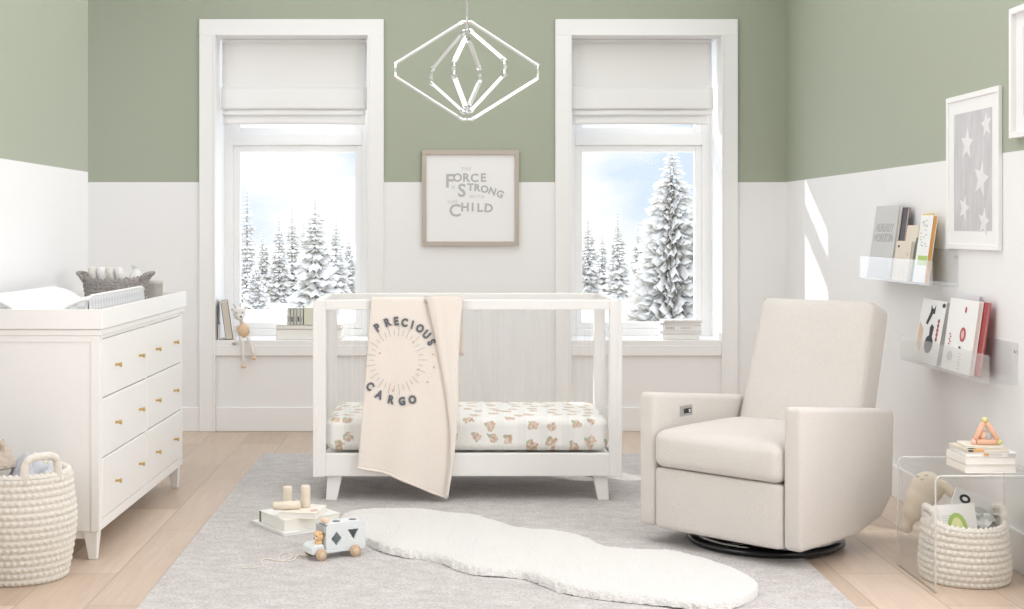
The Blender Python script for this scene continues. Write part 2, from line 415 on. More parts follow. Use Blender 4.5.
def tree(px, top, base, wpx, label, seed):
    rr = random.Random(seed); D = F*(CH+5.2)/(base-VY); s = F/D
    h = (base-top)/s; Rm = wpx/s/2; x = (px-VX)*D/F
    t = thing('snowy_pine_tree', label, 'tree', (x, D, -5.2), group='snowy pines outside the windows')
    q = MB(); q.cyl(BARK, (0, 0, 0), (0, 0, h*.96), h*.014, h*.002, 8); q.build('trunk', t)
    tb = bmesh.new(); tiers = 30 if wpx < 60 else 60
    for k in range(tiers):
        f = k/(tiers-1); z = h*(.05+.95*f); R0 = Rm*((1-f)**.66)*(1.25 if wpx < 60 else 1.05)*(1+.12*rr.uniform(-1, 1)) + .03*Rm
        nb = (13 if f < .8 else 8) if wpx < 60 else (34 if f < .8 else 14)
        a0 = rr.uniform(0, 6.28)
        for j in range(nb):        # drooping bough: a folded leaf shape
            a = a0+2*PI*j/nb+rr.uniform(-.2, .2); L = R0*rr.uniform(.62, 1.12); dr = L*rr.uniform(.12, .42); wd = L*rr.uniform(.18, .3)*(1 if wpx < 60 else .42)
            ca, sa = math.cos(a), math.sin(a)
            def pt(r_, w_, z_): return tb.verts.new((ca*r_-sa*w_, sa*r_+ca*w_, z_))
            c0 = pt(0, 0, z); m0 = pt(L*.55, 0, z-dr*.25+.03*L); l0 = pt(L*.5, wd, z-dr*.75); r0 = pt(L*.5, -wd, z-dr*.75)
            e0 = pt(L, 0, z-dr*.8); e1 = pt(L*.85, wd*.7, z-dr*1.15); e2 = pt(L*.85, -wd*.7, z-dr*1.15)
            for f_ in ((c0, l0, m0), (c0, m0, r0), (m0, l0, e1), (m0, e1, e0), (m0, e0, e2), (m0, e2, r0)): tb.faces.new(f_)
    q = MB(); q.take(tb, NEEDLE); q.build('boughs', t)
for i, a in enumerate([
    (247, 187, 304, 26, 'tall narrow snowy pine at the left edge of the left window'),
    (263, 228, 300, 24, 'small snowy pine right of the narrow one in the left window'),
    (279, 214, 302, 26, 'mid-sized snowy pine left of centre in the left window'),
    (292, 205, 300, 26, 'snowy pine just left of the tallest one in the left window'),
    (315, 193, 322, 48, 'broad tallest snowy pine in the middle of the left window'),
    (336, 211, 306, 30, 'snowy pine right of the tallest one in the left window'),
    (349, 232, 302, 24, 'short snowy pine at the right edge of the left window'),
    (304, 216, 293, 24, 'distant snowy pine half behind the tallest one in the left window'),
    (256, 262, 312, 26, 'little snowy pine at the foot of the others in the left window'),
    (588, 209, 304, 28, 'snowy pine at the left edge of the right window'),
    (602, 226, 302, 24, 'second snowy pine from the left in the right window'),
    (618, 209, 306, 30, 'slim snowy pine left of centre in the right window'),
    (638, 221, 299, 24, 'snowy pine half behind the big one in the right window'),
    (672, 147, 330, 90, 'largest snowy pine filling the right half of the right window'),
    ]): tree(*a, seed=i+3)
# ================================================================ RUGS
b_ = MB()
b_.box(RUG, -1.0, 1.34, 4.1, 7.65, 0, .011, .004)
tag(b_.build('area_rug'), 'large heathered grey area rug under the crib and recliner', 'rug')

up = [(343,528),(340,520),(350,515),(368,512.3),(395,511.3),(420,511.5),(440,514),(477,518.5),(501,525.5),(522,531),(559,534),(583.5,540),(604,548.5),(637,552.5),(670,553.5),(702,561),(735,573),(752,582),(759,590)]
lo = [(343,528),(350,535),(366,543),(384,551),(405,556),(420,557.5),(440,561.5),(460.5,569.7),(481,574),(522,577),(542.5,584),(563,591),(596,597),(645,602.5),(694,608),(727,607.5),(745,602),(756,596),(759,590)]
def resamp(pts, n):
    W = [G(x, y, .02) for x, y in pts]
    d = [0]
    for a, c in zip(W, W[1:]): d.append(d[-1]+(c-a).length)
    out = []
    for i in range(n+1):
        s = d[-1]*i/n; k = max(j for j in range(len(d)) if d[j] <= s+1e-9); k = min(k, len(W)-2)
        t = (s-d[k])/(d[k+1]-d[k])
        p0, p1, p2, p3 = W[max(k-1, 0)], W[k], W[k+1], W[min(k+2, len(W)-1)]
        out.append(.5*((2*p1)+(p2-p0)*t+(2*p0-5*p1+4*p2-p3)*t*t+(3*p1-p0-3*p2+p3)*t**3))
    return out
NU, NV = 300, 44
U, L_ = resamp(up, NU), resamp(lo, NU)
from mathutils import noise
def fur(u, v):
    i = int(round(u*NU)); a, c = U[i], L_[i]
    t = (1-math.cos(v*PI))/2; p = a.lerp(c, t)
    w = (a-c).length; e = min(t, 1-t)*w
    z = .013 + .030*(1-math.exp(-e/.012)) if w > .004 else .013
    k = noise.noise(Vector((p.x*55, p.y*55, 0)))*.0025 + noise.noise(Vector((p.x*150, p.y*120, 3)))*.002 + noise.noise(Vector((p.x*9, p.y*9, 8)))*.004
    jit = .006*(noise.noise(Vector((p.x*90, p.y*90, 5)))) if e < .02 else 0
    return (p.x+jit, p.y+jit, z + k*(1 if w > .02 else 0))
b_ = MB(); b_.grid(FUR, fur, NU, NV)
tag(b_.build('sheepskin_rug'), 'long wavy-edged white sheepskin laid across the grey rug', 'sheepskin')

# ================================================================ CRIB
cx0, cx1, cy0, cy1, ctop = -.594, .797, 6.30, 7.0, .916
crib = thing('baby_crib', 'white crib with clear acrylic slats on the grey rug', 'crib', ((cx0+cx1)/2, (cy0+cy1)/2, .011))
PW = .056
for x in (cx0, cx1-PW):
    for y in (cy0, cy1-PW*.8):
        q = MB(); q.box(CRIBW, x, x+PW, y, y+PW*.8, .12, ctop-.002, .004, seg=2)
        ox = x-.0 if x == cx0 else x+PW-.02
        q.box(CRIBW, ox, ox+.02, y-.004 if y == cy0 else y+.01, y+.03 if y == cy0 else y+PW*.8+.004, .12, ctop-.002, .002)
        q.build('corner_post', crib, world=True)
for y in (cy0, cy1-.045):
    q = MB(); q.box(CRIBW, cx0+PW, cx1-PW, y, y+.045, .871, ctop, .004, seg=2); q.build('top_rail', crib, world=True)
    q = MB(); q.box(CRIBW, cx0+PW, cx1-PW, y+.004, y+.034, .122, .224, .003); q.build('bottom_rail', crib, world=True)
for x in (cx0+.004, cx1-.044):
    q = MB(); q.box(CRIBW, x, x+.04, cy0+PW*.8, cy1-PW*.8, .871, ctop, .004); q.build('top_rail', crib, world=True)
    q = MB(); q.box(CRIBW, x, x+.03, cy0+PW*.8, cy1-PW*.8, .122, .224, .003); q.build('bottom_rail', crib, world=True)
NS = 12
for y in (cy0+.02, cy1-.026):
    for k in range(NS):
        x = cx0+PW+(cx1-cx0-2*PW)*(k+1)/(NS+1)
        q = MB(); q.box(ACR, x-.016, x+.016, y-.005, y+.005, .224, .871, .003); q.build('slat', crib, world=True)
for x in (cx0+.022, cx1-.026):
    for k in range(6):
        y = cy0+.045+(cy1-cy0-.09)*(k+1)/7
        q = MB(); q.box(ACR, x-.005, x+.005, y-.016, y+.016, .224, .871, .003); q.build('slat', crib, world=True)
for sx in (0, 1):
    for y in (cy0+.03, cy1-.095):
        m0 = (cx0+.062, cx0+.128) if sx == 0 else (cx1-.128, cx1-.062)
        m1 = (m0[0]-.006, m0[1]-.022) if sx == 0 else (m0[0]+.022, m0[1]+.006)
        q = MB(); q.taper(CRIBW, (*m0, y, y+.065, .125), (*m1, y-.008 if y < 6.5 else y+.02, y+.032 if y < 6.5 else y+.06, .011), .003); q.build('leg', crib, world=True)
q = MB(); q.box(CRIBW, cx0+.05, cx1-.05, cy0+.045, cy1-.045, .19, .215); q.build('mattress_board', crib, world=True)

def crown(q, H):
    if q.z > 0: q.z += .012*(1-(q.x/H.x)**2)*(1-(q.y/H.y)**2)
    return q
b_ = MB(); b_.rbox(SHEET, (0, 0, .085), (.641, .302, .076), .038, 26, crown=crown)
tag(b_.build('crib_mattress', loc=((cx0+cx1)/2, (cy0+cy1)/2, .218)), 'crib mattress in white fitted sheet printed with small brown motifs', 'mattress')

# ---- blanket over the front rail
bl = thing('baby_blanket', 'cream fleece blanket lettered PRECIOUS CARGO hung over the crib front', 'blanket', (-.15, 6.27, .62))
def lerp(a, c, t): return a+(c-a)*t
def bl_edges(v):
    Lx = lerp(371, 357.5, v**1.1)
    k = [462, 459, 457, 457, 455.5, 452, 447]
    f = v*6; i = min(int(f), 5); Rx = lerp(k[i], k[i+1], f-i)
    return Lx, Rx
def bl_y(u, v):
    return 6.279 - .009*v*(1+math.sin(u*9+v*2.2)) - .006*math.sin(u*16+.5)*v - .004*math.sin(u*5)
def bl_front(u, v):
    Lx, Rx = bl_edges(v); px = lerp(Lx, Rx, u)
    top = 296.5+.8*math.sin(u*PI)
    bot = 467+ (7*min(u/.35, 1)) + max(0, u-.35)/.65*24.5
    py = lerp(top+1, bot, v); D = bl_y(u, v)
    p = P(px, py, 6.27); return Vector((p.x, D, p.z))
def bl_all(u, v):      # v<.2 : over the rail and down inside
    if v >= .2: return bl_front(u, (v-.2)/.8)
    f = (.2-v)/.2; p = bl_front(u, 0); zt = ctop+.012
    if f < .25:
        a = f/.25; return (p.x, lerp(p.y, 6.362, a), lerp(p.z, zt, min(1, a*3)) if a < .9 else zt-.004)
    a = (f-.25)/.75
    return (p.x+.01*a, 6.365+.012*a*math.sin(u*9)+.006*a, zt-.008-.26*a)
q = MB(); q.grid(FLEECE, bl_all, 60, 80, thick=.006); q.build('blanket_panel', bl, world=True)
def flap(u, v):
    Lx, Rx = bl_edges(v)
    l = [425, 433, 440, 446, 450, 450.5, 446]
    f = v*6; i = min(int(f), 5); lx = lerp(l[i], l[i+1], f-i)
    px = lerp(lx, Rx+1.2, u); py = lerp(294.2, 497.5, v)
    if v < .06: py -= 1.2*math.sin(u*PI)
    p = P(px, py, 6.26)
    wd = (1-v)*.02+.003
    return Vector((p.x, 6.262 - .004*v - wd*math.sin(min(1, u*1.6)*PI*.8)*.8 - .004*math.sin(u*12)*(1-v), p.z))
def flap_all(u, v):
    if v >= .12: return flap(u, (v-.12)/.88)
    f = (.12-v)/.12; p = flap(u, 0)
    return (p.x, lerp(p.y, 6.372, min(1, f*1.6)), ctop+.019 - (.0 if f < .6 else .12*(f-.6)/.4) - (.014 if f < .05 else 0))
q = MB(); q.grid(FLEECE, flap_all, 24, 70, thick=.005); q.build('folded_edge', bl, world=True)
q = MB()   # hem
q.tube(FLEECE, [Vector(bl_front(u/30, 1))-Vector((0, .002, 0)) for u in range(31)], .0065, 6); q.build('hem', bl, world=True)
INKB = mat('ink_charcoal', (.15, .16, .18), .9)
S = F/6.27
def on_blanket(co):      # co = (x, z in px-plane) -> sits on cloth
    px = VX+co.x*F/6.27; py = VY+(CH-co.z)*F/6.27
    v = min(1, max(0, (py-297)/175)); Lx, Rx = bl_edges(v); u = (px-Lx)/(Rx-Lx)
    return Vector((co.x, bl_y(u, v)-.0045+(co.y), co.z))
q = MB()
cxp, cyp = 396.5, 352
def glyph(ch, px, py, ang, size=.049):
    p = P(px, py, 6.27); M = Matrix.Translation((p.x, 0, p.z)) @ Matrix.Rotation(-ang, 4, 'Y') @ Matrix.Rotation(PI/2, 4, 'X') @ Matrix.Diagonal((.84, 1, 1, 1))
    q.text(INKB, ch, size, M, depth=.0008, bold=.0028, fn=on_blanket)
# positions read from the photograph
for ch, x, y, a in (('P', 377.5, 328, 35), ('R', 387.3, 322.8, 22), ('E', 396.2, 321.6, 8), ('C', 404.5, 323, -8), ('I', 412.2, 325.2, -14), ('O', 419.8, 328.8, -28), ('U', 426.3, 335, -42), ('S', 431, 342.5, -58)):
    glyph(ch, x, y, R(a))
q.build('lettering', bl, world=True); q = MB()
for ch, x, y, a in (('C', 369.8, 386.3, -42), ('A', 379.2, 394.8, -24), ('R', 390.6, 400, -12), ('G', 402, 401.5, 2), ('O', 412.5, 400, 8)):
    glyph(ch, x, y, R(a))
q.build('lettering', bl, world=True)
q = MB(); RAY = mat('ink_ray_grey', (.50, .49, .48), .9); DOT = mat('ink_orange', (.72, .42, .22), .9)
for k in range(34):
    a = 2*PI*k/34; r0, r1 = (24, 29) if k % 2 else (23, 33)
    rx = 1.0
    A = P(cxp+math.cos(a)*r0*.93, cyp+8+math.sin(a)*r0*1.05, 6.27); B = P(cxp+math.cos(a)*r1*.93, cyp+8+math.sin(a)*r1*1.05, 6.27)
    d = (B-A); n_ = Vector((-d.z, 0, d.x)).normalized()*.0012
    tb = bmesh.new(); vs = [tb.verts.new(on_blanket(Vector((p.x, 0, p.z)))) for p in (A-n_, B-n_, B+n_, A+n_)]; tb.faces.new(vs); q.take(tb, RAY)
q.build('printed_rays', bl, world=True); q = MB()
for (x, y) in ((413.5, 342), (418.5, 369.5), (433, 354.5), (427.5, 382), (380, 353), (434, 367), (393, 391)):
    A = P(x, y, 6.27); tb = bmesh.new()
    tb.faces.new([tb.verts.new(on_blanket(Vector((A.x+.0042*math.cos(t*PI/4), 0, A.z+.0042*math.sin(t*PI/4))))) for t in range(8)]); q.take(tb, DOT)
q.build('printed_dots', bl, world=True)

# ================================================================ DRESSER
DL = 1.495
dr = thing('dresser', 'white six-drawer dresser with brass knobs against the left wall', 'dresser', (-1.289, 5.22, 0), (0, 0, R(-1.15)))
q = MB(); q.box(WHITE, -.47, -.02, 0, DL, .107, .838, .003)
q.box(WHITE, -.02, 0, 0, .042, .107, .838, .002); q.box(WHITE, -.02, 0, DL-.042, DL, .107, .838, .002)
q.box(WHITE, -.02, 0, .042, DL-.042, .107, .145, .002); q.box(WHITE, -.02, 0, .042, DL-.042, .824, .838, .001)
q.box(WHITE, -.02, -.001, .742, .762, .145, .824, .001)
q.box(WHITE, -.47, -.44, -.004, 0, .107, .838, .001); q.box(WHITE, -.03, 0, -.004, 0, .107, .838, .001); q.box(WHITE, -.44, -.03, -.004, 0, .815, .838, .001)
q.box(WHITE, -.43, -.05, .012, .03, .078, .107, .001)
q.build('carcass', dr)
q = MB(); q.box(WHITE, -.47, .008, -.008, DL+.008, .838, .862, .003); q.build('top_board', dr)
TX0, TX1, TY0, TY1 = -.47, .016, -.015, DL+.01
q = MB()
q.box(WHITE, TX0, TX1, TY0, TY0+.018, .863, .937, .002); q.box(WHITE, TX0, TX1, TY1-.018, TY1, .863, .937, .002)
q.box(WHITE, TX0, TX0+.018, TY0+.018, TY1-.018, .863, .937, .002); q.box(WHITE, TX1-.018, TX1, TY0+.018, TY1-.018, .863, .937, .002)
q.box(WHITE, TX0+.018, TX1-.018, TY0+.018, TY1-.018, .863, .871)
q.build('tray_frame', dr)
dk = None
for (ya, yb, ks) in ((.045, .739, (.235, .62)), (.765, DL-.045, (.93, 1.30))):
    for (za, zb) in ((.148, .372), (.377, .597), (.602, .821)):
        q = MB(); q.box(WHITE, -.022, .001, ya, yb, za, zb, .0025)
        d = q.build('drawer', dr)
        for ky in ks:
            kz = (za+zb)/2-.005 + .002
            q = MB(); q.lathe(BRASS, [(0, 0), (.007, 0), (.005, .003), (.005, .014), (.008, .017), (.0095, .022), (.0085, .025), (0, .026)], 20, Matrix.Translation((0, ky, kz)) @ Matrix.Rotation(PI/2, 4, 'Y'))
            q.build('knob', d)
for (x0, x1, sx) in ((-.062, -.008, .006), (-.462, -.408, -.006)):
    for (y0, y1, sy) in ((.004, .058, -.004), (DL-.058, DL-.004, .004)):
        q = MB(); q.taper(WHITE, (x0, x1, y0, y1, .107), (x0+.012+sx, x1-.012+sx, y0+.012+sy, y1-.012+sy, 0), .003); q.build('leg', dr)
Wd = wm(dr)

# changing pad
PADT = mat('pad_white', (.88, .88, .89), .9, bump=.15, bscale=250)
m, nt, b, mp = nodes_mat('quilted_grey', .9)
w1 = N(nt, 'ShaderNodeTexChecker', Scale=34.0); mp.inputs['Rotation'].default_value = (R(45), 0, 0)
nt.links.new(mp.outputs[0], w1.inputs['Vector'])
nt.links.new(mixc(nt, w1.outputs['Fac'], (.60, .61, .63), (.74, .75, .77)), b.inputs['Base Color']); QUILT = m
pad = thing('changing_pad', 'contoured white changing pad with grey quilted sides in the dresser tray', 'changing pad', Wd @ Vector((-.245, .50, .872)), (0, 0, R(-1.15)))
PWd, PLn = .188, .445
def topz(u, v):
    e = min(1, abs(u)); return .035+.072*math.sin(e*PI/2)**2.2 - .012*max(0, (abs(v)-.9)/.1)
q = MB()
q.grid(PADT, lambda u, v: ((u*2-1)*PWd, (v*2-1)*PLn, topz(u*2-1, v*2-1)+.004), 24, 24)
q.build('pad_cover', pad)
q = MB()
for s in (-1, 1):
    q.grid(QUILT, lambda u, v: (s*(PWd+.004*math.sin(v*PI)), (u*2-1)*PLn, v*(topz(1, u*2-1)+.004)), 20, 5)
    q.grid(QUILT, lambda u, v: ((u*2-1)*PWd, s*(PLn+.003*math.sin(v*PI)), v*(topz(u*2-1, 1)+.004)), 24, 5)
q.grid(QUILT, lambda u, v: ((u*2-1)*PWd, (v*2-1)*PLn, 0), 1, 1)
q.build('pad_side', pad)
q = MB()
for s in (-1, 1):
    q.tube(PADT, [(s*PWd, (k/20*2-1)*PLn, topz(1, k/20*2-1)+.004) for k in range(21)], .005, 8)
    q.tube(PADT, [((k/24*2-1)*PWd, s*PLn, topz(k/24*2-1, 1)+.004) for k in range(25)], .005, 8)
q.build('piping', pad)

# ---- crocheted baskets
def crochet(q, m, rx, ry, H, prof, rows, st, amp, inner=.86, lip=None):
    nz, na = rows*6, st*6
    def out(u, v):
        a = u*2*PI; r_ = v*rows; fr = r_ % 1.0; row = int(r_)
        k = prof(v)
        tri = abs(fr-.5)*2
        ph = u*st + (.5*(row % 2)) + .28*tri*(1 if row % 2 else -1)
        d = amp*(math.sqrt(max(0, math.sin(PI*fr)))*.6 + .95*abs(math.sin(PI*ph))**.7*(.4+.6*math.sin(PI*fr)) - .9)
        z = v*H + (lip(a)*v**6 if lip else 0)
        return (math.cos(a)*(rx*k+d), math.sin(a)*(ry*k+d), z)
    q.grid(m, out, na, nz, closed_u=True)
    def inn(u, v):
        a = u*2*PI; k = prof(1-v*.93)*(inner if v > .03 else .97)
        z = (1-v*.93)*H + (lip(a)*(1-v*.93)**6 if lip else 0) + .004*(v < .03)
        return (math.cos(a)*rx*k, math.sin(a)*ry*k, z)
    q.grid(m, inn, 48, 12, closed_u=True)
    def rim(u, v):
        a = u*2*PI; t = v*PI; k = prof(1)
        rr = lambda r0: r0*k - (1-math.cos(t))*.5*r0*k*(1-inner)
        z = H + (lip(a) if lip else 0) + math.sin(t)*.014*(1+.25*math.sin(u*st*2*PI))
        return (math.cos(a)*rr(rx), math.sin(a)*rr(ry), z)
    q.grid(m, rim, st*5, 6, closed_u=True)
    q.grid(m, lambda u, v: (math.cos(u*2*PI)*rx*prof(0)*v, math.sin(u*2*PI)*ry*prof(0)*v, .004*v), 32, 4, closed_u=True)
def handle(q, m, rx, ry, k, a0, half, zb, zt, r, st=10, flare=0.0):
    pts = []
    for i in range(61):
        t = -1+2*i/60; a = a0+half*math.sin(t*PI/2)
        z = zb+(zt-zb)*math.sqrt(max(0, 1-abs(t)**2.6)) if abs(t) < 1 else zb
        f = (z-zb)/(zt-zb); pts.append((math.cos(a)*(rx*k+flare*f), math.sin(a)*(ry*k+flare*f), z))
    q.tube(m, pts, lambda s: r*(1+.16*abs(math.sin(s*PI*st))), 10)

# laundry basket (left)
lb = thing('crochet_basket', 'tall cream crocheted basket on the floor in front of the dresser', 'basket', (-1.515, 4.985, 0), group='crocheted storage baskets')
q = MB(); pr = lambda v: .90+.17*math.sin(min(1, v*1.25)*PI*.62)-.22*max(0, v-.55)**1.3
crochet(q, ROPE, .185, .175, .372, pr, 16, 50, .0075); q.build('basket_body', lb)
for a in (R(-47), R(172)):
    q = MB(); handle(q, ROPE, .176, .166, pr(1), a, .38, .350, .447, .0125, st=7); q.build('handle', lb)
GCL = mat('grey_blue_cloth', (.60, .62, .67), .9, bump=.2, bscale=200)
def heap(rx, ry, z0, h, seed, f=1.0):
    def fn(u, v):
        a = u*2*PI; r_ = v
        n_ = noise.noise(Vector((math.cos(a)*r_*2.2*f+seed, math.sin(a)*r_*2.2*f, seed)))
        n2 = noise.noise(Vector((math.cos(a)*r_*5*f+seed, math.sin(a)*r_*5*f, seed+4)))
        return (math.cos(a)*rx*r_, math.sin(a)*ry*r_, z0+h*(1-r_**2.5)*(.75+.7*n_+.3*n2))
    return fn
b_ = MB(); b_.grid(GCL, heap(.125, .12, .30, .12, 2), 48, 16, closed_u=True, thick=.006)
tag(b_.build('folded_blanket', loc=(-1.475, 4.985, 0)), 'grey-blue cloth bundled inside the tall crocheted basket', 'cloth')
KNIT = mat('knit_beige', (.62, .53, .45), .95, bump=1.0, bscale=90, var=.15, vscale=60)
b_ = MB(); b_.grid(KNIT, heap(.07, .08, 0, .09, 5, 1.4), 40, 12, closed_u=True, thick=.008)
tag(b_.build('knit_throw', loc=(-1.59, 4.96, .395)), 'beige chunky knit throw at the left edge of the tall basket', 'throw')

# toy basket (right)
tbk = thing('crochet_basket', 'low cream crocheted basket of picture books under the clear side table', 'basket', (1.838, 4.955, 0), group='crocheted storage baskets')
q = MB(); pr2 = lambda v: .955+.085*math.sin(min(1, v*2.5)*PI/2)-.12*v
lip2 = lambda a: .028*abs(math.cos(a))**6
crochet(q, ROPE, .154, .165, .193, pr2, 9, 44, .0075, lip=lip2); q.build('basket_body', tbk)
for a in (PI, 0):
    q = MB(); handle(q, ROPE, .142, .15, pr2(1), a, .40, .190, .252, .0115, st=7); q.build('handle', tbk)

# woven tray basket on the dresser
wb = thing('woven_basket', 'shallow grey woven basket with looped handles on the dresser', 'basket', (-1.505, 6.40, .872), (0, 0, R(-4)))
q = MB(); pr3 = lambda v: .86+.14*v
crochet(q, GROPE, .152, .112, .125, pr3, 7, 40, .004, inner=.9, lip=lambda a: .018*abs(math.cos(a))**4); q.build('basket_body', wb)
for a in (PI, 0):
    q = MB(); handle(q, GROPE, .150, .112, 1.0, a, .5, .125, .163, .008, flare=.022); q.build('handle', wb)
CLW = mat('cloth_white', (.86, .86, .86), .95, bump=.5, bscale=220)
CLC = mat('cloth_cream', (.80, .78, .73), .95, bump=.5, bscale=220)
for i, (x, y, mm, lean) in enumerate(((-.088, .0, CLC, -9), (-.047, -.005, CLW, -9), (-.006, .0, CLC, -9), (.035, -.005, CLW, -9))):
    q = MB()
    q.cyl(mm, (0, 0, 0), (0, 0, .150), .0175, .0175, 20, bev=.007)
    for s in range(2): q.grid(mm, lambda u, v: ((.0178+.0016*u)*math.cos(u*5.5+s), (.0178+.0016*u)*math.sin(u*5.5+s), .004+.142*v), 24, 4, thick=.001)
    o = q.build('rolled_washcloth', loc=Vector((-1.502+x, 6.40+y, .914)), rot=(R(4), R(lean), 0))
    tag(o, ['cream rolled washcloth, leftmost in the grey woven basket', 'white rolled washcloth, second from the left in the grey basket', 'cream rolled washcloth, third from the left in the grey basket', 'white rolled washcloth beside the bottle in the grey basket'][i], 'washcloth', 'rolled washcloths in the woven basket')
CER = mat('ceramic_white', (.80, .81, .79), .25)
b_ = MB(); b_.lathe(CER, [(0, 0), (.030, 0), (.037, .02), (.038, .075), (.037, .10), (.030, .122), (.017, .135), (.014, .148), (.019, .156), (.021, .162), (.016, .164), (.012, .15), (0, .148)], 36)
tag(b_.build('ceramic_bottle', loc=(-1.412, 6.40, .908)), 'round-shouldered white ceramic bottle in the grey woven basket', 'bottle')
TAUPE = mat('taupe_linen', (.60, .57, .53), .9, bump=.3, bscale=200)
b_ = MB(); b_.lathe(TAUPE, [(0, 0), (.036, 0), (.037, .004), (.037, .102), (.039, .103), (.039, .118), (.036, .121), (0, .121)], 36)
tag(b_.build('lidded_canister', loc=(-1.368, 6.60, .872)), 'small taupe lidded canister at the far end of the dresser', 'canister')

# ================================================================ RECLINER
rc = thing('recliner_chair', 'cream upholstered swivel recliner turned towards the crib', 'armchair', (1.0175, 5.255, .011), (0, 0, R(-45)))
def arm(x0, x1):
    # polygon in (y,z) extruded over x
    poly = [(0, .065), (.40, .065), (.60, .11), (.685, .185), (.70, .49), (.695, .518), (0, .586)]
    M = Matrix(((0, 0, 1, 0), (1, 0, 0, 0), (0, 1, 0, 0), (0, 0, 0, 1)))
    q = MB(); q.prism(UPH, poly, x0, x1, M, bev=.021, seg=5, smooth=True); return q
for (a, c) in ((-.362, -.284), (.284, .362)):
    o = arm(a, c).build('armrest', rc)
    if a < 0:
        q = MB(); q.box(mat('plate_metal', (.50, .49, .50), .35, .8), -.284, -.281, .166, .250, .478, .520, .001)
        q.box(BLACK, -.2815, -.2790, .190, .240, .488, .508, .001); q.box(mat('button_grey', (.7, .7, .7), .4), -.2795, -.2770, .221, .232, .492, .504, .001)
        q.build('control_panel', o)
def seatc(q, H):
    if q.z > 0: q.z += .018*(1-(q.x/H.x)**4)*(1-(abs(q.y)/H.y)**3)
    if q.y < 0: q.y -= .012*(1-(q.x/H.x)**2)*(1-(q.z/H.z)**2 if abs(q.z) < H.z else 0)
    return q
q = MB(); q.rbox(UPH, (0, .280, .372), (.283, .298, .072), .038, 22, crown=seatc); q.build('seat_cushion', rc)
def fr(q, H):
    if q.y < 0: q.y -= .006*(1-(q.x/H.x)**4)
    return q
q = MB(); q.rbox(UPH, (0, .034, .181), (.282, .036, .118), .014, 16, crown=fr); q.build('footrest', rc)
DARK = mat('dark_lining', (.05, .05, .05), .9)
q = MB(); q.box(DARK, -.28, .28, .07, .60, .09, .30); q.build('seat_base', rc)
Mb = Matrix.Translation((0, .684, .590)) @ Matrix.Rotation(R(-18.4), 4, 'X')
def bc(q, H):
    if q.y < 0: q.y -= .014*(1-(q.x/H.x)**4)*(1-(q.z/H.z)**4)
    q.x *= 1 - .03*(q.z/H.z)
    return q
q = MB(); q.rbox(UPH, (0, 0, 0), (.268, .072, .345), .030, 22, M=Mb, crown=bc); q.build('backrest', rc)
q = MB()   # piping seams around the backrest front
pts = []
for k in range(4):
    cs = [(-1, -1), (1, -1), (1, 1), (-1, 1)]
    a, c = cs[k], cs[(k+1) % 4]
    for i in range(12):
        t = i/12; x = lerp(a[0], c[0], t)*.258; z = lerp(a[1], c[1], t)*.335
        pts.append(Mb @ Vector((x*(1-.03*z/.35), -.062, z)))
q.tube(UPH, pts, .0035, 6, closed=True); q.build('piping', rc)
q = MB(); q.lathe(BLACK, [(.245, 0), (.295, 0), (.302, .006), (.302, .020), (.294, .027), (.25, .027), (.243, .020), (.243, .004), (.245, 0)], 64)
q.lathe(BLACK, [(0, .012), (.07, .012), (.07, .03), (.04, .10), (0, .10)], 32)
for a in (0, PI/2): q.box(BLACK, -.25, .25, -.02, .02, .006, .02, M=Matrix.Rotation(a, 4, 'Z'))
q.build('swivel_base', rc, loc=(0, .34, 0))

# ================================================================ PENDANT
LED = mat('led_white', (.95, .95, .95), .4, emit=(1, .99, .97), estr=.5)
STEEL = mat('brushed_steel', (.72, .73, .74), .25, 1.0)
pend = thing('pendant_light', 'pendant of nested diamond-shaped light loops hanging above the crib', 'pendant light', (.105, 6.7, 3.0))
s67 = 6.7/F; zz = lambda py: CH-(py-VY)*s67
q = MB(); q.lathe(STEEL, [(0, 0), (.06, 0), (.06, -.02), (.055, -.026), (0, -.026)], 32); q.build('ceiling_canopy', pend)
q = MB(); q.tube(STEEL, [(0, 0, -.02), (0, 0, zz(30)-3.0)], .0045, 10); q.build('hanging_rod', pend)
SILV = mat('frosted_silver', (.80, .81, .82), .25, .35)
def loop(Rm, zt, zb, zc, ang, bar, lit, cw=.022, ch=.03):
    pts = [(cw, zt), (Rm, zc+ch), (Rm, zc-ch), (cw, zb), (-cw, zb), (-Rm, zc-ch), (-Rm, zc+ch), (-cw, zt)]
    Mz = Matrix.Rotation(ang, 4, 'Z')
    W = [Mz @ Vector((x, 0, z-3.0)) for x, z in pts]; n_ = len(W)
    lp = bpy.data.objects.new('light_loop', None); C.objects.link(lp); lp.parent = pend
    for i in (0, 2, 4, 6):
        a, c = W[i], W[(i+1) % n_]; d = (c-a).normalized()
        q = MB(); q.tube(LED if i in lit else SILV, [a+d*.014, c-d*.014], bar, 4, smooth=False, twist=PI/4); q.build('light_bar', lp)
    for i in (1, 3, 5, 7):
        q = MB(); q.tube(SILV, [W[i], W[(i+1) % n_]], bar*.7, 4, smooth=False, twist=PI/4)
        for k in (i, (i+1) % n_):
            for j in (1, -1):
                d = (W[(k+j) % n_]-W[k]).normalized(); q.tube(CHROME, [W[k]-d*.002, W[k]+d*.018], bar*1.05, 8, smooth=False)
        q.build('connector', lp)
loop(.345, zz(22), zz(119.6), zz(71), R(6), .0072, (2,))
loop(.27, zz(31), zz(112), zz(72), R(-50), .0105, (0, 2))
loop(.16, zz(38), zz(107), zz(72), R(66), .0115, (4, 6), cw=.016, ch=.028)
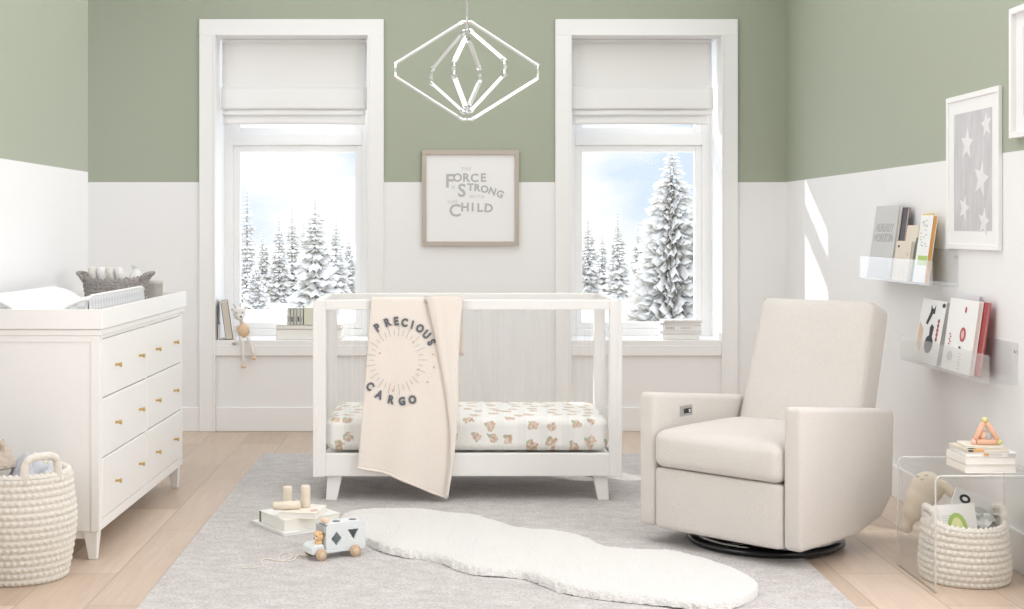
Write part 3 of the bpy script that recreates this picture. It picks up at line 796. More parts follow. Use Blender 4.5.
# ================================================================ WALL ART
def frame_thing(name, label, loc, rot, w, h, bw, depth, fm, group=None):
    t = thing(name, label, 'picture', loc, rot, group)
    q = MB()
    q.box(fm, -w/2, w/2, -depth, 0, h/2-bw, h/2, .0015); q.box(fm, -w/2, w/2, -depth, 0, -h/2, -h/2+bw, .0015)
    q.box(fm, -w/2, -w/2+bw, -depth, 0, -h/2+bw, h/2-bw, .0015); q.box(fm, w/2-bw, w/2, -depth, 0, -h/2+bw, h/2-bw, .0015)
    q.build('frame', t); return t
FRW = mat('frame_oak_grey', (.50, .445, .385), .6, var=.12, vscale=30, stretch=(3, 1, 3))
PAP = mat('art_paper', (.86, .86, .865), .6)
D = 8.53; s = D/F
pc = P(470.5, 198, D)
art = frame_thing('framed_print', 'square wood-framed lettered print on the wall between the windows', (pc.x, 8.549, pc.z), (0, 0, 0), 97*s, 95.5*s, .026, .03, FRW)
q = MB(); q.box(PAP, -97*s/2+.02, 97*s/2-.02, -.014, -.004, -95.5*s/2+.02, 95.5*s/2-.02); q.build('print_sheet', art)
q = MB(); TG = mat('print_grey', (.50, .50, .50), .8); TLG = mat('print_light_grey', (.64, .64, .64), .8)
RX = Matrix.Rotation(PI/2, 4, 'X')
def word(m_, txt, px, py, size, ang=0.0, bold=.0022, sp=1.0):
    p = P(px, py, D); M = Matrix.Translation((p.x-pc.x, -.0155, p.z-pc.z)) @ Matrix.Rotation(-ang, 4, 'Y') @ RX
    q.text(m_, txt, size, M, depth=.0005, bold=bold, spacing=sp)
word(TLG, 'THE', 466, 169, .028, 0, .0005, 1.3)
q.build('lettering', art); q = MB()
for ch, x, y, z in (('F', 449.5, 181.5, .115), ('O', 457.5, 178, .070), ('R', 466, 178, .070), ('C', 474.5, 178.3, .070), ('E', 483.3, 178, .070)): word(TG, ch, x, y, z)
q.build('lettering', art); q = MB()
word(TLG, 'IS', 453.3, 187.5, .030, 0, .0005)
q.build('lettering', art); q = MB()
for ch, x, y, z, a in (('S', 461.8, 191, .110, 0), ('T', 470.5, 187.5, .060, 0), ('R', 477, 188, .060, -3), ('O', 484.5, 189.5, .060, -12), ('N', 492.3, 191.6, .060, -18), ('G', 500, 194.3, .060, -24)): word(TG, ch, x, y, z, R(a))
q.build('lettering', art); q = MB()
word(TLG, 'WITH', 477, 196.8, .030, 0, .0005, 1.3)
q.build('lettering', art); q = MB()
word(TLG, 'THIS', 452.5, 202, .028, R(8), .0005, 1.15)
q.build('lettering', art); q = MB()
for ch, x, y, z, a in (('C', 455, 211, .105, 0), ('H', 465, 207.5, .072, 0), ('I', 472.6, 207.5, .072, 0), ('L', 479.8, 208, .072, 0), ('D', 488.5, 208.5, .072, -6)): word(TG, ch, x, y, z, R(a))
q.build('lettering', art)

WFR = mat('frame_white', (.88, .88, .88), .4)
# right wall (facing -x): local x runs towards the camera
def wall_pt(px, py, X=2.055):
    Dd = X*F/(px-VX); return Dd, CH-(py-VY)*Dd/F
y0, y1, z0, z1 = 5.22, 5.768, 1.155, 1.772
sa = frame_thing('star_picture', 'white-framed grey star print on the right wall above the book ledges', (2.079, (y0+y1)/2, (z0+z1)/2), (0, 0, -PI/2), y1-y0, z1-z0, .022, .016, WFR, 'white framed prints on the right wall')
q = MB(); q.box(PAP, -.258, .258, -.010, -.003, -.295, .295); q.build('mat_board', sa)
GP = mat('washed_grey_print', (.58, .58, .60), .8, var=.22, vscale=7, stretch=(4, 1, 1))
q = MB(); q.box(GP, -.195, .20, -.011, -.0095, -.235, .235)
SW = mat('star_white', (.78, .78, .79), .8, var=.08, vscale=20)
def star(q, x, z, r, a0, y=-.0115):
    poly = [(x+(r if k % 2 == 0 else r*.42)*math.sin(a0+k*PI/5), z+(r if k % 2 == 0 else r*.42)*math.cos(a0+k*PI/5)) for k in range(10)]
    q.prism(SW, [(a, -c) for a, c in poly], -y-.0005, -y+.0005, Matrix.Rotation(-PI/2, 4, 'X') @ Matrix.Scale(-1, 4, (0, 0, 1)) if 0 else Matrix(((1, 0, 0, 0), (0, 0, -1, 0), (0, -1, 0, 0), (0, 0, 0, 1))))
for px, py, r, a in ((964, 144, .078, .1), (983, 124.5, .062, -.15), (978, 179, .09, .25), (961, 208, .066, .3), (980.5, 222, .068, .2)):
    yy, z_ = wall_pt(px, py); star(q, (y0+y1)/2-yy, z_-(z0+z1)/2, r*.86, a)
q.build('star_print', sa)
sb = frame_thing('star_picture', 'white-framed print cut by the right edge of the view', (2.079, 4.81, 1.80), (0, 0, -PI/2), .56, .47, .022, .03, WFR, 'white framed prints on the right wall')
q = MB(); q.box(PAP, -.265, .265, -.012, -.003, -.22, .22); q.box(GP, -.19, .19, -.0135, -.011, -.16, .16)
for x, z_, r, a in ((-.1, .06, .06, .2), (.08, -.05, .07, 0)): star(q, x, z_, r, a)
q.build('print_sheet', sb)

# ================================================================ BOOKS
def book(name, label, w, d, t, cover, loc, rot, group=None, pages=PAPER, cat='book', motif=None, spine=None, hard=.0022):
    o = thing(name, label, cat, loc, rot, group)
    q = MB(); q.box(cover, -w/2, w/2, 0, d, 0, hard, .0006); q.box(cover, -w/2, w/2, 0, d, t-hard, t, .0006)
    q.box(spine or cover, -w/2, -w/2+hard, 0, d, hard*.5, t-hard*.5)
    if motif: motif(q, w, d, t)
    q.build('cover', o)
    q = MB(); q.box(pages, -w/2+hard, w/2-.003, .003, d-.003, hard, t-hard); q.build('pages', o)
    return o
def flatpoly(q, m_, pts, z):
    q.prism(m_, pts, z-.0002, z+.0005)
def ell(cx, cy, a, b, n=20, rot=0):
    return [(cx+a*math.cos(2*PI*k/n)*math.cos(rot)-b*math.sin(2*PI*k/n)*math.sin(rot), cy+a*math.cos(2*PI*k/n)*math.sin(rot)+b*math.sin(2*PI*k/n)*math.cos(rot)) for k in range(n)]

# acrylic ledges
def ledge(ya, yb, zb, label):
    t = thing('book_ledge', label, 'shelf', (XR, (ya+yb)/2, zb), (0, 0, -PI/2), 'clear acrylic book ledges')
    w = yb-ya
    q = MB(); q.box(ACRS, -w/2, w/2, -.105, -.001, 0, .005, .001); q.build('shelf_base', t)
    q = MB(); q.box(ACRS, -w/2, w/2, -.11, -.105, 0, .105, .001); q.build('front_lip', t)
    q = MB(); q.box(ACRS, -w/2, w/2, -.006, -.001, .005, .15, .001); q.build('back_plate', t)
    q = MB()
    for x in (-w/2+.05, w/2-.012):
        q.cyl(STEEL, (x, -.006, .12), (x, -.009, .12), .007, n=16)
    q.build('screw', t)
ledge(5.669, 6.656, 1.003, 'upper clear acrylic book ledge on the right wall')
ledge(5.077, 6.05, .672, 'lower clear acrylic book ledge on the right wall')
def upright(name, label, D0, D1, h, t, cover, x_front, zb, lean, group, pages=PAPER, motif=None, spine=None):
    # cover bottom sits at x_front, spans depth D0 (near) .. D1 (far)
    w = D1-D0; phi = R(90-lean)
    # local z -> (0,-sin,cos) then rotz(-90): y->x. front(top, z=t) faces -x
    # place so that the front bottom edge is at x_front
    off = t*math.sin(phi)
    return book(name, label, w, h, t, cover, (x_front+off, (D0+D1)/2, zb+.0005), (phi, 0, -PI/2), group, pages=pages, motif=motif, spine=spine)
RED = mat('cover_red', (.42, .06, .07), .5); ORA = mat('cover_orange', (.72, .38, .12), .5); YEL = mat('cover_yellow', (.78, .60, .22), .5)
GRN = mat('cover_green', (.42, .58, .16), .5); NAVY = mat('cover_charcoal', (.10, .10, .12), .5); BEI = mat('cover_beige', (.74, .67, .57), .6)
PINK = mat('cover_pink', (.72, .48, .44), .6); DGRN = mat('cover_dark_green', (.14, .20, .13), .5); LILAC = mat('cover_lilac_grey', (.70, .70, .74), .5)
GU = 'picture books on the upper ledge'; GL = 'picture books on the lower ledge'
def m_grey(q, w, d, t):
    for i, tx in enumerate(('ALREADY', 'HORIZON')):
        q.text(mat('ink_mid', (.40, .40, .40), .8), tx, .056, Matrix.Translation((0.0, d*(.69-.14*i), t+.0006)) @ Matrix.Diagonal((1.05, 1, 1, 1)), depth=.0004, bold=-.0004)
ZU = 1.003+.005; ZL = .672+.005
upright('picture_book', 'dark-backed book just behind the big grey one on the upper ledge', 6.19, 6.42, .325, .012, NAVY, 2.002, ZU, 8, GU, pages=mat('pages_pink', (.7, .55, .52), .8))
upright('picture_book', 'book with red patterned edge peeping out left of the big grey one', 6.43, 6.60, .255, .010, PINK, 2.002, ZU, 8, GU)
upright('picture_book', 'big light grey picture book with lettered cover on the upper ledge', 6.25, 6.585, .335, .016, LGREY, 1.984, ZU, 8, GU, motif=m_grey)
def m_dots(q, w, d, t):
    r2 = random.Random(4)
    for k in range(26): flatpoly(q, PINK if k % 3 else GREY, ell(r2.uniform(-.42, .42)*w, r2.uniform(.05, .8)*d, .004, .003, 8), t+.0004)
    flatpoly(q, INK, ell(-.3*w, .86*d, .012, .006, 10), t+.0004)
upright('picture_book', 'slim beige book standing behind the small speckled one', 6.01, 6.16, .245, .009, BEI, 2.001, ZU, 8, GU, spine=YEL)
upright('picture_book', 'small beige speckled book between the grey and white ones', 6.02, 6.225, .175, .014, BEI, 1.984, ZU, 8, GU, motif=m_dots)
upright('picture_book', 'narrow dark green book right of the small speckled one', 5.955, 6.005, .19, .014, DGRN, 1.995, ZU, 8, GU)
upright('picture_book', 'yellow-orange book standing behind the white one on the upper ledge', 5.90, 6.02, .295, .010, YEL, 2.012, ZU, 8, GU, pages=ORA, spine=YEL)
def m_green(q, w, d, t):
    q.box(GRN, -w/2+.03, w/2-.002, .26*d, .40*d, t-.0002, t+.0006)
    r2 = random.Random(9)
    for k in range(18): q.box(GREY, *(lambda x, y: (x, x+.02, y, y+.003))(r2.uniform(-.4, .25)*w, r2.uniform(.5, .95)*d), t, t+.0006)
upright('picture_book', 'white book with a green band standing at the right of the upper ledge', 5.80, 5.945, .285, .02, PWHITE, 1.984, ZU, 8, GU, motif=m_green, pages=ORA)
# lower ledge
upright('picture_book', 'pale book with orange edge behind the cat cover', 5.70, 5.99, .235, .010, mat('cover_peach', (.80, .62, .48), .5), 2.009, ZL, 10, GL)
def m_cat(q, w, d, t):
    z_ = t+.0005
    def pts(L): return [(-w/2+a*w, c*d) for a, c in L]
    flatpoly(q, INK, ell(.05*w, .30*d, .17*w, .14*d), z_)
    flatpoly(q, INK, pts([(.52, .42), (.64, .42), (.66, .58), (.56, .62), (.50, .56)]), z_)
    flatpoly(q, INK, pts([(.30, .62), (.38, .60), (.52, .78), (.60, .78), (.60, .92), (.55, .86), (.48, .86), (.42, .92), (.42, .80)]), z_)
    for p_ in (((.05), (.15)), ): pass
    for k in range(4): q.box(ORA, (-.44+.05*k)*w, (-.42+.05*k)*w, (.25-.03*k)*d, (.62-.03*k)*d, z_-.0003, z_+.0003)
    for k in range(5): flatpoly(q, RED, ell(.32*w, (.40+.07*k)*d, .012, .010, 8), z_)
    flatpoly(q, INK, ell(.42*w, .93*d, .018, .01, 10), z_)
upright('picture_book', 'white book with black cat figures on its cover, lower ledge', 5.66, 5.94, .265, .022, PWHITE, 1.984, ZL, 10, GL, motif=m_cat, pages=mat('pages_grey', (.52, .50, .50), .8))
upright('picture_book', 'tall pale lilac book at the back of the lower ledge', 5.40, 5.65, .30, .008, LILAC, 2.026, ZL, 7, GL, spine=GREY, pages=GREY)
def m_red(q, w, d, t):
    z_ = t+.0005
    flatpoly(q, RED, ell(.10*w, .52*d, .10*w, .10*d), z_); flatpoly(q, PINK, ell(.10*w, .52*d, .05*w, .06*d), z_+.0003)
    flatpoly(q, RED, ell(.10*w, .86*d, .03*w, .045*d), z_); flatpoly(q, NAVY, ell(.05*w, .34*d, .04*w, .018*d), z_)
    flatpoly(q, LGREY, ell(-.26*w, .20*d, .10*w, .07*d), z_)
    for k in range(5): flatpoly(q, RED, ell((-.34+.03*(k % 2))*w, (.36+.035*k)*d, .03*w, .012*d, 8), z_)
    for k in range(6): q.box(GREY, .05*w, .13*w, (.05+.04*k)*d, (.06+.04*k)*d, z_-.0003, z_+.0003)
upright('picture_book', 'white book with red motifs at the right end of the lower ledge', 5.30, 5.60, .285, .018, PWHITE, 1.984, ZL, 8, GL, motif=m_red, pages=PAPER)
upright('picture_book', 'slim dark red book at the right end of the lower ledge', 5.27, 5.55, .282, .014, RED, 2.0045, ZL, 8, GL, pages=mat('pages_redwhite', (.62, .30, .30), .8))

# ================================================================ SIDE TABLE
st = thing('side_table', 'clear acrylic waterfall side table against the right wall', 'table', (1.86, 4.95, 0))
TA, TB_, TZ = 1.662, 2.062, .398
def bend(x0, x1):
    r_ = .022; th = .011
    poly = [(x0, 0), (x0, TZ-r_)] + [(x0+r_-r_*math.cos(a), TZ-r_+r_*math.sin(a)) for a in (R(22), R(45), R(68))] + [(x0+r_, TZ), (x1-r_, TZ)] + \
           [(x1-r_+r_*math.sin(a), TZ-r_+r_*math.cos(a)) for a in (R(22), R(45), R(68))] + [(x1, TZ-r_), (x1, 0), (x1-th, 0), (x1-th, TZ-r_-.002), (x1-r_-.001, TZ-th), (x0+r_+.001, TZ-th), (x0+th, TZ-r_-.002), (x0+th, 0)]
    return poly
q = MB(); q.prism(ACRS if 0 else clear('table_acrylic', (.985, .99, .99), .015, .03, .02, .12), bend(TA, TB_), -4.756, -5.15, Matrix(((1, 0, 0, 0), (0, 0, -1, 0), (0, 1, 0, 0), (0, 0, 0, 1))), bev=.0015, seg=1)
o = q.build('tabletop', st, world=True)
# frosted polished edges of the sheet
EDG = clear('polished_edge', (.98, .99, .99), .15, .05, .35)
for yy in (4.7555, 5.1505):
    pl = [(x, yy, z) for x, z in bend(TA+.004, TB_-.004)[:12]]
    q = MB(); q.tube(EDG, pl, .0028, 6); q.build('polished_edge', st, world=True)
GT = 'books stacked on the clear side table'
bx, by = 1.872, 4.80
book('board_book', 'thick cream book at the bottom of the side table stack', .178, .18, .028, mat('cover_cream', (.80, .76, .70), .5), (bx, by, TZ+.001), (0, 0, 0), GT)
book('board_book', 'second cream book from the bottom of the side table stack', .176, .178, .026, mat('cover_cream2', (.82, .79, .74), .5), (bx+.001, by+.002, TZ+.030), (0, 0, R(.8)), GT)
def m_lab(q, w, d, t):
    q.box(LGREY, w*.32, w*.48, -.0006, .0006, t*.15, t*.85); q.box(GREY, -.02, w*.2, -.0006, .0006, t*.45, t*.55); q.box(ORA, -w*.15, -w*.06, -.0006, .0006, t*.2, t*.8)
book('board_book', 'white book with a grey label on its spine in the side table stack', .172, .17, .014, PWHITE, (bx+.003, by+.002, TZ+.057), (0, 0, R(-2)), GT, motif=m_lab)
def m_or(q, w, d, t):
    flatpoly(q, ORA, ell(-.25*w, .10*d, .03, .015), t+.0004); flatpoly(q, INK, ell(-.36*w, .08*d, .014, .010), t+.0004)
    q.box(ORA, -w*.42, -w*.1, -.0006, .0006, t*.2, t*.8); q.box(INK, -w*.47, -w*.36, -.0008, .0004, t*.2, t*.8)
book('board_book', 'tan book with an orange and black patch in the side table stack', .150, .155, .010, BEI, (bx-.006, by+.006, TZ+.072), (0, 0, R(3)), GT, motif=m_or)
book('board_book', 'small cream book topmost of the side table stack', .125, .12, .008, mat('cover_ivory', (.84, .80, .70), .5), (bx-.014, by+.02, TZ+.083), (0, 0, R(-6)), GT)
# bead triangle
PW_ = mat('pink_wood', (.78, .47, .33), .5, var=.08, vscale=60); LIME = mat('lime_bead', (.66, .62, .26), .5); CORAL = mat('coral_bead', (.80, .50, .42), .5); GB = mat('grey_wood_bead', (.48, .46, .46), .5, var=.2, vscale=40)
zt = TZ+.0915
tri = thing('bead_triangle', 'wooden triangle rattle of dowels and beads on top of the book stack', 'toy', (1.873, 4.85, zt))
A, B, Cc = Vector((-.042, 0, .010)), Vector((.044, -.008, .010)), Vector((.0, .008, .084))
for a, c in ((A, B), (B, Cc), (Cc, A)):
    d = (c-a).normalized(); q = MB(); q.cyl(PW_, a+d*.010, c-d*.010, .0092, n=20, bev=.002); q.build('dowel', tri)
for p_, mm, lb_ in ((A, CORAL, 'coral bead'), (B, LIME, 'lime green bead'), (Cc, LIME, 'lime green bead')):
    q = MB(); q.ball(mm, p_, .0105); o = q.build('bead', tri); o['label'] = lb_
q = MB(); q.ball(PW_, (-.002, .014, .028), .021, sc=(1, 1, .95)); o = q.build('centre_ball', tri)
q = MB(); q.ball(GB, (.007, .009, .028), .0195); q.build('ball_half', o)

# books and plush in the low basket
GB_ = 'picture books in the low basket'
def m_avo(q, w, d, t):
    z_ = t+.0005
    q.prism(GRN, [(.0+.032*math.cos(a)*w/.13, .055+.055*math.sin(a)) for a in [PI*k/16 for k in range(17)]]+[(-.032, .02), (.032, .02)], z_-.0004, z_+.0002)
    q.prism(mat('avocado_pale', (.80, .82, .45), .6), [(.0+.022*math.cos(a), .052+.042*math.sin(a)) for a in [PI*k/16 for k in range(17)]]+[(-.022, .02), (.022, .02)], z_, z_+.0005)
    for k in range(3): q.box(LGREY, -.05, -.02, .10-.008*k, .102-.008*k, z_-.0004, z_+.0002)
book('picture_book', 'white picture book with a green avocado shape in the low basket', .145, .14, .012, PWHITE, (1.800, 4.905, .130), (R(76), R(-3), R(4)), GB_, motif=m_avo)
def m_o(q, w, d, t):
    z_ = t+.0005; flatpoly(q, INK, ell(-.035, .118, .02, .016), z_); flatpoly(q, PWHITE, ell(-.035, .118, .010, .007), z_+.0004)
    flatpoly(q, LGREY, ell(.03, .10, .025, .012), z_)
book('picture_book', 'white picture book with a black ring on its cover in the low basket', .15, .15, .012, mat('cover_softgrey', (.76, .77, .77), .5), (1.845, 4.985, .150), (R(74), R(22), R(-6)), GB_, motif=m_o)
m, nt, b, mp = nodes_mat('print_cloth', .9)
n = N(nt, 'ShaderNodeTexNoise', Scale=38.0, Detail=3.0); nt.links.new(mp.outputs[0], n.inputs['Vector'])
nt.links.new(mixc(nt, ramp(nt, n.outputs['Fac'], .48, .56), (.82, .82, .81), (.52, .56, .54)), b.inputs['Base Color'])
b_ = MB(); b_.grid(m, lambda u, v: ((u-.5)*.13+.01*math.sin(v*7), -.035+.07*v+.01*math.sin(u*9), .055+.035*math.sin(u*PI)*math.sin(v*PI*.9+.3)-.04*v*0+.012*math.sin(u*11+v*5)), 24, 20, thick=.005)
tag(b_.build('patterned_cloth', loc=(1.905, 4.96, .132)), 'grey leaf-patterned cloth tucked at the right of the low basket', 'cloth')
PLUSH = mat('plush_beige', (.78, .68, .54), .95, bump=.5, bscale=240, sheen=.5)
pl = thing('plush_toy', 'long-armed beige plush toy flopped over the low basket rim', 'plush toy', (1.73, 5.19, .20))
def w2(px, py, Dd): return P(px, py, Dd)
q = MB()
def blob(px, py, Dd, rx, rz, rot=0.0, ry=None):
    q.ball(PLUSH, w2(px, py, Dd), 1, sc=(rx, ry or rx*.8, rz), rot=Euler((0, rot, 0)))
blob(927, 488, 5.19, .064, .062, ry=.045)
blob(921, 499, 5.19, .060, .062, R(10), ry=.042)
blob(914, 508, 5.19, .040, .055, R(10), ry=.03)
q.tube(PLUSH, [w2(917, 497, 5.19), w2(912, 508, 5.20), w2(908.5, 519, 5.20), w2(907.5, 526, 5.20)], .021, 14)
q.ball(PLUSH, w2(907.5, 527, 5.20), .022, sc=(1, .9, 1.1))
q.tube(PLUSH, [w2(936, 482, 5.18), w2(944, 485, 5.17), w2(951, 492, 5.16)], .018, 12); q.ball(PLUSH, w2(951, 493, 5.16), .0185)
o = q.build('body', pl, world=True)
rm = o.modifiers.new('remesh', 'REMESH'); rm.mode = 'VOXEL'; rm.voxel_size = .0045; rm.use_smooth_shade = True
sm_ = o.modifiers.new('smooth', 'SMOOTH'); sm_.iterations = 8; sm_.factor = .6
q = MB(); BR = mat('thread_brown', (.28, .14, .10), .8)
for (x, y) in ((917.5, 475.8), (926.5, 474.5)):
    q.tube(BR, [w2(x-1.6, y+.2, 5.140), w2(x, y+1.4, 5.139), w2(x+1.6, y+.2, 5.140)], .0016, 6)
q.tube(BR, [w2(920, 478.6, 5.140), w2(922, 480.2, 5.139), w2(924, 478.9, 5.140)], .0014, 6)
q.build('embroidered_face', pl, world=True)

# ================================================================ WINDOW SILLS
ZSI = ZS+.001
GS = 'books on the left window sill'
# leaning pair at the far left
def lean_book(px0, px1, label, lean, mat_, pg, w, h, t):
    p = P(px0, 340, 8.62)
    o = thing('board_book', label, 'book', (p.x, 8.62, ZSI), (0, R(-lean), R(9)), GS)
    q = MB(); q.box(mat_, 0, .003, -w/2, w/2, 0, h, .0008); q.box(mat_, t-.003, t, -w/2, w/2, 0, h, .0008); q.box(mat_, .003, t-.003, w/2-.003, w/2, 0, h); q.build('cover', o)
    q = MB(); q.box(pg, .003, t-.003, -w/2+.003, w/2-.003, .003, h-.003); q.build('pages', o)
lean_book(217.8, 0, 'short pale pink book standing at the left end of the window sill', 0, mat('cover_rose', (.78, .68, .68), .5), PAPER, .12, .095, .014)
lean_book(225.8, 0, 'beige book with a dark cover edge leaning beside the plush deer', 8, NAVY, mat('pages_beige', (.66, .60, .52), .8), .16, .235, .045)
# flat box book and a short row on it
p = P(277, 340, 8.66)
book('board_book', 'flat pinkish grey book lying under the short row of small books', .40, .19, .062, mat('cover_mauve', (.66, .60, .59), .6), (p.x+.205, 8.58, ZSI), (0, 0, 0), GS)
book('board_book', 'thin taupe book lying on the flat pinkish grey one', .40, .18, .024, mat('cover_taupe', (.58, .55, .52), .6), (p.x+.205, 8.585, ZSI+.063), (0, 0, 0), GS)
zr = ZSI+.0885; x = P(288, 306, 8.64).x
greens = [(.60, .62, .55), (.66, .67, .60), (.58, .60, .56), (.70, .70, .64), (.62, .64, .60)]
names = ['leftmost small grey-green book of the row on the left sill', 'second small grey-green book of the row on the left sill', 'third small grey-green book of the row on the left sill', 'fourth small grey-green book of the row on the left sill', 'fifth small grey-green book of the row on the left sill']
for k in range(5):
    cm = mat('cover_sage%d' % k, greens[k], .6); t_ = .019
    o = thing('small_book', names[k], 'book', (x+t_/2+k*(t_+.0008), 8.60, zr), (0, 0, 0), 'row of small books on the left sill')
    q = MB(); q.box(cm, -t_/2, t_/2, 0, .003, 0, .103, .0006); q.box(cm, -t_/2, -t_/2+.0022, 0, .12, 0, .103); q.box(cm, t_/2-.0022, t_/2, 0, .12, 0, .103)
    q.box(INK if k % 2 else GREY, -t_*.2, t_*.2, -.0006, .0006, .02, .05); q.build('cover', o)
    q = MB(); q.box(PAPER, -t_/2+.0022, t_/2-.0022, .003, .117, .003, .099); q.build('pages', o)
x += 5*.0198
o = thing('small_book', 'wide pale yellow-green book at the right of the small row', 'book', (x+.001, 8.60, zr), (0, 0, 0), None)
cm = mat('cover_pistachio', (.74, .74, .62), .6)
q = MB(); q.box(cm, 0, .085, 0, .003, 0, .105, .0006); q.box(cm, 0, .085, .115, .118, 0, .105); q.box(cm, 0, .003, 0, .118, 0, .105); q.build('cover', o)
q = MB(); q.box(PAPER, .003, .083, .003, .115, .002, .102); q.build('pages', o)
# right sill stack
GR = 'books stacked on the right window sill'
pr_ = P(679.5, 340, 8.66)
zc = ZSI
for k, (w, t_, dx, r_, cm, lb_) in enumerate([
    (.225, .034, .0, 1, (.70, .70, .72), 'light grey book at the bottom of the right sill stack'),
    (.255, .016, -.004, -2, (.76, .76, .79), 'thin pale lilac book, second from the bottom of the right sill stack'),
    (.235, .036, .004, 1, (.78, .78, .82), 'pale lilac lettered book in the middle of the right sill stack'),
    (.25, .013, -.006, -3, (.72, .72, .73), 'thin grey book, second from the top of the right sill stack'),
    (.235, .014, .012, 2, (.60, .58, .58), 'darker grey book topmost of the right sill stack')]):
    def mt(q, w, d, t, k=k):
        if k == 2:
            for j in range(4): q.box(GREY, -w*.42+j*.014, -w*.42+j*.014+.007, -.0006, .0006, t*.3, t*.7)
            q.box(LGREY, -.01, .05, -.0006, .0006, t*.42, t*.58)
    book('hardcover_book', lb_, w, .17, t_, mat('cover_stack%d' % k, cm, .5), (pr_.x+dx, 8.585, zc), (0, 0, R(r_*.6)), GR, motif=mt, hard=.003)
    zc += t_+.0008
# plush deer sitting on the sill edge
DEERW = mat('plush_white', (.86, .84, .81), .95, bump=.5, bscale=240, var=.05, vscale=30)
PEACH = mat('plush_peach', (.80, .58, .40), .9, bump=.3, bscale=200)
Y = 8.553
dc = P(243, 340, 8.55)
de = thing('plush_deer', 'white plush deer with peach tummy sitting on the left sill edge', 'plush toy', (dc.x, 8.56, ZSI))
w3 = lambda px, py, y=8.56: P(px, py, y)
q = MB()
q.ball(DEERW, w3(243, 331), .039, sc=(1, .75, 1.15)); q.ball(DEERW, w3(239.5, 313.5, 8.555), .040, sc=(1, .85, 1.05)); q.ball(DEERW, w3(240.5, 317.5, 8.530), .021)
q.tube(DEERW, [w3(241, 318, 8.555), w3(243, 326)], .014, 10)
for a, c in ((w3(232.5, 309.5), -1), (w3(246, 308), 1)):
    q.ball(DEERW, a, .012, sc=(.7, .45, 1.2), rot=Euler((0, R(35*c), 0)))
for pts_ in ([(237, 325), (234, 333), (235.5, 341)], [(248.5, 326), (250.5, 332), (249.5, 337)]):
    q.tube(DEERW, [w3(*p_, 8.54) for p_ in pts_], .010, 8)
for pts_ in ([(240, 337, 8.53), (242.5, 341, 8.508), (243.2, 350, 8.505), (243.5, 362, 8.504)], [(247.5, 337, 8.53), (250, 341, 8.508), (252, 348, 8.505), (253.5, 354, 8.504)]):
    q.tube(DEERW, [w3(*p_) for p_ in pts_], .0115, 8)
o = q.build('body', de, world=True)
rm = o.modifiers.new('remesh', 'REMESH'); rm.mode = 'VOXEL'; rm.voxel_size = .003; rm.use_smooth_shade = True
q = MB(); q.ball(PEACH, w3(243.5, 330, 8.548), .037, sc=(.98, .75, 1.2)); q.build('tummy', de, world=True)
for px_, py_ in ((243.6, 366.5), (254, 358)):
    q = MB(); q.ball(PEACH, w3(px_, py_, 8.502), .0155, sc=(1, .9, .8)); q.build('hoof', de, world=True)
q = MB(); q.ball(mat('plush_greybrown', (.5, .45, .42), .9), w3(234.5, 343.5, 8.52), .012, sc=(1.2, .8, .7)); q.build('paw', de, world=True)
for pts_ in ([(236, 309, 8.56), (234.5, 305.5, 8.56), (233, 304.5, 8.56)], [(240, 308.5, 8.56), (240.3, 304.8, 8.56), (240.5, 303, 8.56)]):
    q = MB(); q.tube(mat('antler_brown', (.42, .32, .25), .8), [w3(*p_) for p_ in pts_], .0032, 6); q.build('antler', de, world=True)
q = MB()
for px_, py_, yy, r_ in ((236.3, 313.0, 8.526, .0042), (240.9, 316.6, 8.510, .0058), (242.8, 312.3, 8.524, .0038)): q.ball(INK, w3(px_, py_, yy), r_)
q.build('facial_feature', de, world=True)

# ================================================================ FLOOR TOYS
e = Matrix.Rotation(R(33), 4, 'Z')
C0 = G(284, 536.5, .011)
GF = 'books stacked on the grey rug'
def fbook(label, w, d, t, cm, off, z, ang, pages=PAPER, motif=None, hard=.0025, spine=None):
    # corner nearest the camera at C0 + off ; local x to the right, y away
    M = Matrix.Rotation(R(ang), 4, 'Z'); c = Vector((C0.x, C0.y, 0)) + Vector(off) + M @ Vector((w/2, 0, 0))
    return book('hardcover_book', label, w, d, t, cm, (c.x, c.y, z), (0, 0, R(ang)), GF, pages=pages, motif=motif, hard=hard, spine=spine)
z = .0115
fbook('thin white book at the bottom of the floor stack', .265, .30, .012, PWHITE, (0, 0, 0), z, 33, hard=.004)
z += .0125
def m_gr(q, w, d, t): q.box(DGRN, -w/2-.0006, -w/2+.001, d-.022, d-.004, .001, t-.001)
fbook('thick cream-white book with a green patch at its corner in the floor stack', .255, .235, .046, mat('cover_bone', (.84, .84, .80), .5), (-.002, .03, 0), z, 33, hard=.003, pages=mat('pages_cream', (.80, .79, .72), .8), motif=m_gr)
z += .0465
def m_pk(q, w, d, t): flatpoly(q, PINK, ell(w*.36, d*.3, .016, .026), t+.0003)
fbook('small cream book topmost of the floor stack', .155, .175, .024, mat('cover_cream3', (.84, .80, .72), .5), (-.030, .072, 0), z, -10, motif=m_pk)
z += .0246
for (px_, py_, hh, lab) in ((287.5, 503.5, .066, 'short upright wooden peg behind the lying one'), (305.5, 508.5, .090, 'tallest upright wooden peg at the right of the book stack')):
    g_ = G(px_, py_-1.5, z)
    b_ = MB()
    b_.lathe(WOODP, [(0, 0), (.016, 0), (.0195, .004), (.0195, hh*.45), (.0185, hh*.5), (.0195, hh*.55), (.0195, hh-.006), (.016, hh), (0, hh)], 28)
    tag(b_.build('wooden_peg', loc=g_), lab, 'toy', 'wooden pegs on the floor book stack')
g_ = G(286.5, 509.5, z)
b_ = MB(); b_.cyl(WOODP, (-.056, 0, 0), (.056, 0, 0), .0165, n=28, bev=.004)
